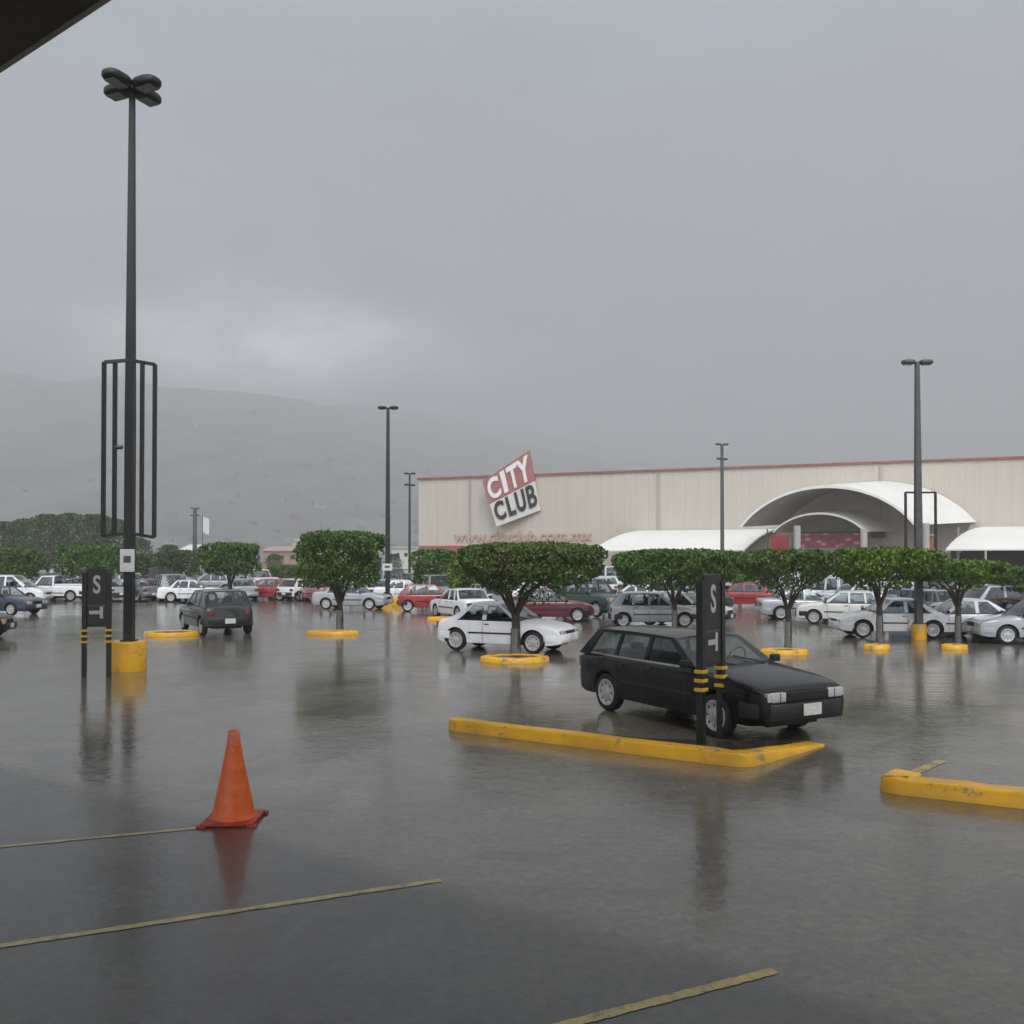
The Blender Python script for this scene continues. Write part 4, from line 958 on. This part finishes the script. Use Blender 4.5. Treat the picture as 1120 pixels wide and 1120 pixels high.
    for s in (-1, 1):
        box(bm, (-.12, s * .36, belt - .02), (.16, .44, .30), 0, .04); box(bm, (-.14, s * .36, belt + .20), (.1, .24, .16), 0, .03)
    if g0 < -.8:
        box(bm, (-.98, 0, belt - .03), (.16, 1.1, .26), 0, .04)
        for s in (-1, 1): box(bm, (-1.0, s * .34, belt + .14), (.09, .22, .12), 0, .03)
    newobj('seats', bm, M['interior'], root)
    bm = bmesh.new(); box(bm, (g3 - .22, 0, belt), (.36, yb * 1.8, .09), 0, .02); newobj('dashboard', bm, M['interior'], root)
    bm = bmesh.new(); cc = Vector((g3 - .42, .36, belt + .05)); tube(bm, [cc + Vector((.06 * math.sin(a), .17 * math.cos(a), .17 * math.sin(a))) for a in [k * math.pi / 8 for k in range(17)]], .014, 5, cap=False); newobj('steering_wheel', bm, M['plastic'], root)
    # bumpers wrap around the ends
    for e, sgn in ((xf, 1), (xr, -1)):
        bm = bmesh.new(); path = []
        yy = hw(e) * 1.0
        path = [(e - sgn * .42, 1.012 * hw(e - sgn * .42)), (e - sgn * .15, 1.01 * hw(e - sgn * .15)), (e - sgn * .03, yy * .965), (e + sgn * .035, yy * .86), (e + sgn * .062, yy * .5), (e + sgn * .07, 0)]
        path = path + [(x, -y) for x, y in path[-2::-1]]
        z0, z1 = .36, .54
        if kind in ('suv', 'pickup'): z0, z1 = .46, .66
        rg = []
        for (x, y) in path: rg.append([bm.verts.new(v) for v in ((x - sgn * .09, y * .9, z0 - .05), (x - sgn * .012, y * .995, z0 - .02), (x, y, z0 + .03), (x, y, z1 - .03), (x - sgn * .015, y * .99, z1), (x - sgn * .09, y * .9, z1))])
        for a, b_ in zip(rg, rg[1:]):
            for k in range(6): bm.faces.new((a[k], b_[k], b_[(k + 1) % 6], a[(k + 1) % 6]))
        bm.faces.new(rg[0]); bm.faces.new(rg[-1][::-1]); bmesh.ops.recalc_face_normals(bm, faces=bm.faces)
        bp_ = newobj('bumper', bm, M['plastic'] if S['bump'] == 'plastic' else PAINT[paintk], root, 45)
        bm = bmesh.new(); box(bm, (e + sgn * .078, -.0, (z0 + z1) / 2 + .0), (.012, .32, .15), 0, .004); newobj('number_plate', bm, M['plate'], bp_)
    hwid, hh = S['head']; zl = min(interp(top, xf - .08) - .035 - hh / 2, .72 if kind not in ('suv', 'pickup') else .86)
    for s in (-1, 1):
        yc = hw(xf) * .90 - hwid / 2
        bm = bmesh.new(); box(bm, (xs_(xf, zl) - .012, s * yc, zl), (.07, hwid, hh), 0, .018); hl = newobj('headlight', bm, M['lens'], root, 40); ind = M['lens'] if kind == 'wagon' else M['amber']
        bm = bmesh.new(); box(bm, (xf - .065, s * (hw(xf) * .925), zl), (.11, .07, hh * .9), 0, .015); newobj('indicator', bm, ind, hl)
        bm = bmesh.new(); box(bm, (xs_(xf, zl) + .0245, s * (yc - hwid * .08), zl), (.004, .012, hh * .9)); box(bm, (xs_(xf, zl) + .0235, s * yc, zl - hh * .5), (.006, hwid, .012)); newobj('bezel', bm, M['plastic'], hl)
        bm = bmesh.new(); box(bm, (xs_(xr, .7) - .006, s * (hw(xr) * .82), .70 if kind not in ('suv', 'pickup') else .85), (.06, .24, .17), 0, .012); newobj('tail_light', bm, M['red_lens'], root, 40)
        bm = bmesh.new(); box(bm, (g3 - .14, s * (yb + .10), belt + .06), (.08, .16, .11), 0, .03); box(bm, (g3 - .12, s * (yb + .01), belt + .02), (.05, .06, .04)); newobj('wing_mirror', bm, M['plastic'], root, 40)
    bm = bmesh.new(); gw = 2 * (hw(xf) * .90 - hwid) - .03; box(bm, (xs_(xf, zl) - .005, 0, zl), (.05, gw, hh * .85), 0, .008)
    for k in range(4): box(bm, (xs_(xf, zl) + .022, 0, zl - hh * .32 + k * hh * .2), (.012, gw * .97, .012))
    newobj('grille', bm, M['plastic'], root)
    if S.get('rails'):
        for s in (-1, 1):
            bm = bmesh.new(); tube(bm, [(g1_ + .25, s * yt * .88, roof + .0), (g1_ + .3, s * yt * .88, roof + .05), (g2_ - .4, s * yt * .88, roof + .055), (g2_ - .35, s * yt * .88, roof)], .013, 6); newobj('roof_rail', bm, M['plastic'], root)
    if S.get('bed'):
        bm = bmesh.new(); a, b_ = S['bed']; box(bm, ((a + b_) / 2, 0, belt + .032), (b_ - a, W2 * 1.55, .01)); newobj('bed_liner', bm, M['plastic'], root)
        bm = bmesh.new()
        for s in (-1, 1): box(bm, ((a + b_) / 2, s * W2 * .86, belt + .06), (b_ - a + .1, .09, .10), 0, .01)
        box(bm, (a - .03, 0, belt + .06), (.07, W2 * 1.75, .10), 0, .01); newobj('bed_rim', bm, PAINT[paintk], root)
    # wheels
    for c in (-ax, ax):
        for s in (-1, 1):
            yo = hw(c) - .015; wd = .175
            whl = bpy.data.objects.new('wheel', None); COL.objects.link(whl); whl.parent = root; whl.location = (c, s * (yo - wd / 2), Rw)
            bm = bmesh.new(); r = Rw; rr0 = r * .70
            lathe(bm, [(rr0, -wd / 2 + .01), (r * .8, -wd / 2), (r * .95, -wd / 2 + .012), (r, -wd / 2 + .035), (r, wd / 2 - .035), (r * .95, wd / 2 - .012), (r * .8, wd / 2), (rr0, wd / 2 - .01)], 32, 'Y'); newobj('tyre', bm, M['tyre'], whl, 50)
            bm = bmesh.new(); o1 = wd / 2
            lathe(bm, [(rr0 * 1.01, (o1 - .05) * s), (rr0 * 1.01, (o1 - .004) * s), (rr0 * .94, o1 * s), (rr0 * .88, (o1 - .008) * s), (rr0 * .5, (o1 - .006) * s), (rr0 * .2, (o1 + .004) * s), (.01, (o1 + .006) * s)], 32, 'Y', 0)
            for k in range(8):
                a = k * math.pi / 4; rot = Matrix.Rotation(-a, 3, 'Y').to_euler(); p = Vector((math.cos(a), 0, math.sin(a))) * rr0 * .68; box(bm, p + Vector((0, s * (o1 - .008), 0)), (.042, .012, .018), rot=rot, mi=1)
            newobj('rim', bm, [M['rim'], M['plastic']], whl, 50)
    for ch in root.children:
        if ch.type == 'MESH' and any(m and m.name.startswith('car_paint') for m in ch.data.materials):
            for sl in ch.material_slots:
                m_ = sl.material; sl.link = 'OBJECT'; sl.material = m_
    return root
CARS = {}
def recolor(root, k):
    for ch in root.children:
        for sl in getattr(ch, 'material_slots', []):
            if sl.material and sl.material.name.startswith('car_paint'): sl.material = PAINT[k]
def car(kind, px, py, head, col, label, sc=1, cat=None, dist=None):
    cat = cat or {'pickup': 'pickup truck', 'suv': 'car', 'van': 'van'}.get(kind, 'car')
    if kind not in CARS: r = CARS[kind] = build_car(kind, col, label, cat, hi=kind in ('wagon', 'coupe'))
    else: r = copy_tree(CARS[kind]); recolor(r, col)
    g = G(px, py) if dist is None else Vector(((px - 560) / 1000 * dist, dist, 0))
    r.location = (g.x, g.y, 0); r.rotation_euler = (0, 0, R(head)); r.scale = (sc, sc, sc)
    r['label'] = label; r['category'] = cat; r['group'] = 'cars parked in the lot'
    return r
# hero wagon: between rear near wheel (668,778) and front near wheel (787,808)
pr_, pf_ = G(667, 777), G(786, 806); hd = (pf_ - pr_).normalized(); side = Vector((-hd.y, hd.x, 0))
mid = (pr_ + pf_) / 2 + side * (.80 - .09)
wg = car('wagon', 0, 700, math.degrees(math.atan2(hd.y, hd.x)), 'black', 'black station wagon parked behind the long yellow kerb')
wg.location = (mid.x, mid.y, 0); s_ = min(1.06, (pf_ - pr_).length / 2.43); wg.scale = (s_, s_, s_)
pr_, pf_ = G(499, 711.5), G(582, 715.5); hd = (pf_ - pr_).normalized(); side = Vector((-hd.y, hd.x, 0))
cpx = car('coupe', 0, 700, math.degrees(math.atan2(hd.y, hd.x)), 'white', 'white two-door coupe behind the wide clipped tree')
mid = (pr_ + pf_) / 2 + side * .7; cpx.location = (mid.x, mid.y, 0); s_ = (pf_ - pr_).length / 2.34; cpx.scale = (max(s_, .93),) * 3
CL = [
 ('hatch', 236, 691, 122, 'charcoal', 'charcoal hatchback seen from behind in the left aisle'),
 ('sedan', 2, 672, -14, 'navy', 'dark navy sedan at the left frame edge'),
 ('hatch', -56, 699, 10, 'black', 'black hatchback mostly cut off by the left frame edge'),
 ('van', 12, 660, 8, 'white', 'white van behind the dark navy sedan'),
 ('pickup', 60, 657, 176, 'white', 'white pickup left of the aisle sign'),
 ('sedan', 84, 656, 170, 'charcoal', 'charcoal sedan just left of the aisle sign posts'),
 ('hatch', 106, 656, 120, 'grey', 'grey hatchback seen between the aisle sign posts'),
 ('hatch', 131, 656, 118, 'silver', 'silver hatchback left of the tall lamp post'),
 ('sedan', 160, 656, 125, 'grey', 'grey sedan right of the tall lamp post'),
 ('van', 186, 657, 118, 'silver', 'silver van behind the charcoal hatchback'),
 ('sedan', 212, 658, 8, 'white', 'white sedan above the roof of the charcoal hatchback'),
 ('sedan', 262, 656, 120, 'silver', 'silver sedan below the square-cut tree'),
 ('hatch', 292, 656, 170, 'red', 'red hatchback between the square and rounded trees'),
 ('hatch', 312, 655, 120, 'charcoal', 'charcoal hatchback right of the distant red hatchback'),
 ('hatch', 331, 656, 60, 'white', 'small white hatchback left of the rounded tree trunk'),
 ('sedan', 350, 658, 122, 'pink', 'faded pink sedan behind the rounded tree trunk'),
 ('sedan', 386, 666, -12, 'silver', 'silver sedan right of the rounded tree trunk'),
 ('hatch', 404, 657, 120, 'white', 'white hatchback left of the twin-head lamp base'),
 ('sedan', 444, 658, 10, 'white', 'white sedan just right of the twin-head lamp base'),
 ('hatch', 471, 668, 8, 'red', 'bright red hatchback left of the white coupe'),
 ('van', 468, 658, 120, 'silver', 'silver van behind the bright red hatchback'),
 ('sedan', 505, 676, 118, 'white', 'white sedan nose-in directly behind the white coupe tail'),
 ('hatch', 530, 666, 120, 'silver', 'silver hatchback above the white coupe roof'),
 ('hatch', 556, 662, 120, 'grey', 'grey hatchback behind the wide tree trunk'),
 ('sedan', 588, 664, 5, 'white', 'white sedan behind the maroon hatchback'),
 ('hatch', 600, 679, 0, 'maroon', 'maroon hatchback above the white coupe bonnet'),
 ('suv', 646, 673, -52, 'green', 'dark green jeep-like off-roader left of the two white cars'),
 ('van', 628, 654, 100, 'white', 'white van behind the dark green off-roader'),
 ('hatch', 660, 652, 95, 'cream', 'cream hatchback right behind the dark green off-roader'),
 ('sedan', 692, 668, 172, 'white', 'rounded white sedan above the silver-white one behind the wagon'),
 ('hatch', 712, 685, 0, 'silver', 'silver-white hatchback just above the black wagon roof'),
 ('hatch', 748, 684, -30, 'cream', 'cream car behind the broad tree trunk'),
 ('hatch', 728, 664, 120, 'black', 'black hatchback right of the rounded white sedan'),
 ('sedan', 756, 668, 5, 'charcoal', 'charcoal sedan left of the S sign'),
 ('hatch', 812, 664, 160, 'red', 'red hatchback right of the S sign under the clipped hedge of crowns'),
 ('sedan', 880, 677, -4, 'silver', 'silver sedan right of the browning tree trunk'),
 ('van', 898, 664, 120, 'white', 'white van behind the silver sedan'),
 ('hatch', 924, 682, 160, 'cream', 'cream hatchback between the silver sedan and the nearest white car'),
 ('sedan', 945, 668, 10, 'white', 'white sedan half hidden by the bright green tree'),
 ('coupe', 974, 696, 176, 'white', 'white coupe parked left of and behind the right-hand lamp base'),
 ('hatch', 990, 678, 120, 'blue', 'blue hatchback behind the white coupe at the right lamp'),
 ('coupe', 1050, 697, 175, 'white', 'white coupe right of the right-hand lamp base'),
 ('suv', 1083, 689, 176, 'silver', 'silver off-roader behind the white coupe, right side'),
 ('hatch', 1060, 676, 120, 'maroon', 'maroon hatchback behind the thin clipped tree'),
 ('sedan', 1024, 680, 100, 'grey', 'grey sedan between the right lamp and the thin tree'),
 ('sedan', 1134, 703, 174, 'silver', 'silver sedan cut by the right frame edge'),
 ('hatch', 1100, 697, 120, 'maroon', 'dark maroon hatchback left of the silver sedan at the right edge'),
]
for i_, c in enumerate(CL): car(*c, sc=1 if i_ == 0 else .87)
# back rows: one colour and one landmark each
rows = [(62, [('white', 20), ('grey', 52), ('silver', 92), ('white', 140), ('maroon', 172), ('silver', 232), ('white', 282), ('tan', 345), ('white', 396), ('silver', 420), ('charcoal', 452), ('white', 490)]),
        (72, [('white', 575), ('silver', 600), ('white', 618), ('maroon', 640), ('white', 655), ('grey', 672), ('silver', 700), ('white', 722), ('grey', 748), ('white', 800), ('silver', 838), ('white', 905), ('white', 932), ('silver', 962), ('white', 1000), ('maroon', 1026), ('white', 1042), ('silver', 1078), ('white', 1098)]),
        (60, [('white', 870), ('silver', 915), ('white', 972), ('grey', 1010), ('white', 1035), ('white', 1070), ('silver', 1108)])]
LM = {20: 'above the white van at the far left', 52: 'behind the white pickup', 92: 'behind the left aisle sign', 140: 'directly behind the tall lamp post', 172: 'right of the dusty low tree', 232: 'left below the square-cut tree', 282: 'right below the square-cut tree', 345: 'below the pink far building', 396: 'under the right half of the rounded tree', 420: 'behind the twin-head lamp pole', 452: 'behind the roof of the red hatchback', 490: 'left under the wide tree crown',
      575: 'right of the wide tree trunk', 600: 'above the maroon hatchback', 618: 'right under the edge of the wide crown', 640: 'above the dark green off-roader', 655: 'below the left awning end', 672: 'at the left rim of the broad tree', 700: 'under the left half of the broad tree', 722: 'just left of the broad tree trunk', 748: 'just right of the broad tree trunk', 800: 'beyond the distant red hatchback', 838: 'left of the browning tree limbs', 905: 'right of the browning tree limbs', 932: 'left of the bright green tree trunk', 962: 'behind the bright green tree trunk', 1000: 'beyond the right-hand lamp pole', 1026: 'right of the right-hand lamp pole', 1042: 'left of the thin tree trunk', 1078: 'under the thin tree right side', 1098: 'at the foot of the right awning',
      870: 'behind the browning tree trunk', 915: 'beyond the cream hatchback', 972: 'above the white coupe left of the right lamp', 1010: 'against the right-hand lamp pole', 1035: 'beyond the grey sedan', 1070: 'above the silver off-roader', 1108: 'near the right frame edge'}
rnd = random.Random(3); kinds = ['sedan', 'hatch', 'van', 'sedan', 'suv', 'hatch', 'pickup']
ix = 0
for ri, (Y_, lst) in enumerate(rows):
    for col_, px in lst:
        kd = kinds[ix % 7]; ix += 1
        nm = {'suv': 'off-roader', 'hatch': 'hatchback'}.get(kd, kd)
        car(kd, px, 0, 118 + rnd.uniform(-5, 5) if ix % 3 else rnd.choice([0, 178]), col_, '%s %s in the back rows %s' % (col_, nm, LM[px]), dist=Y_ + rnd.uniform(-1.5, 1.5))
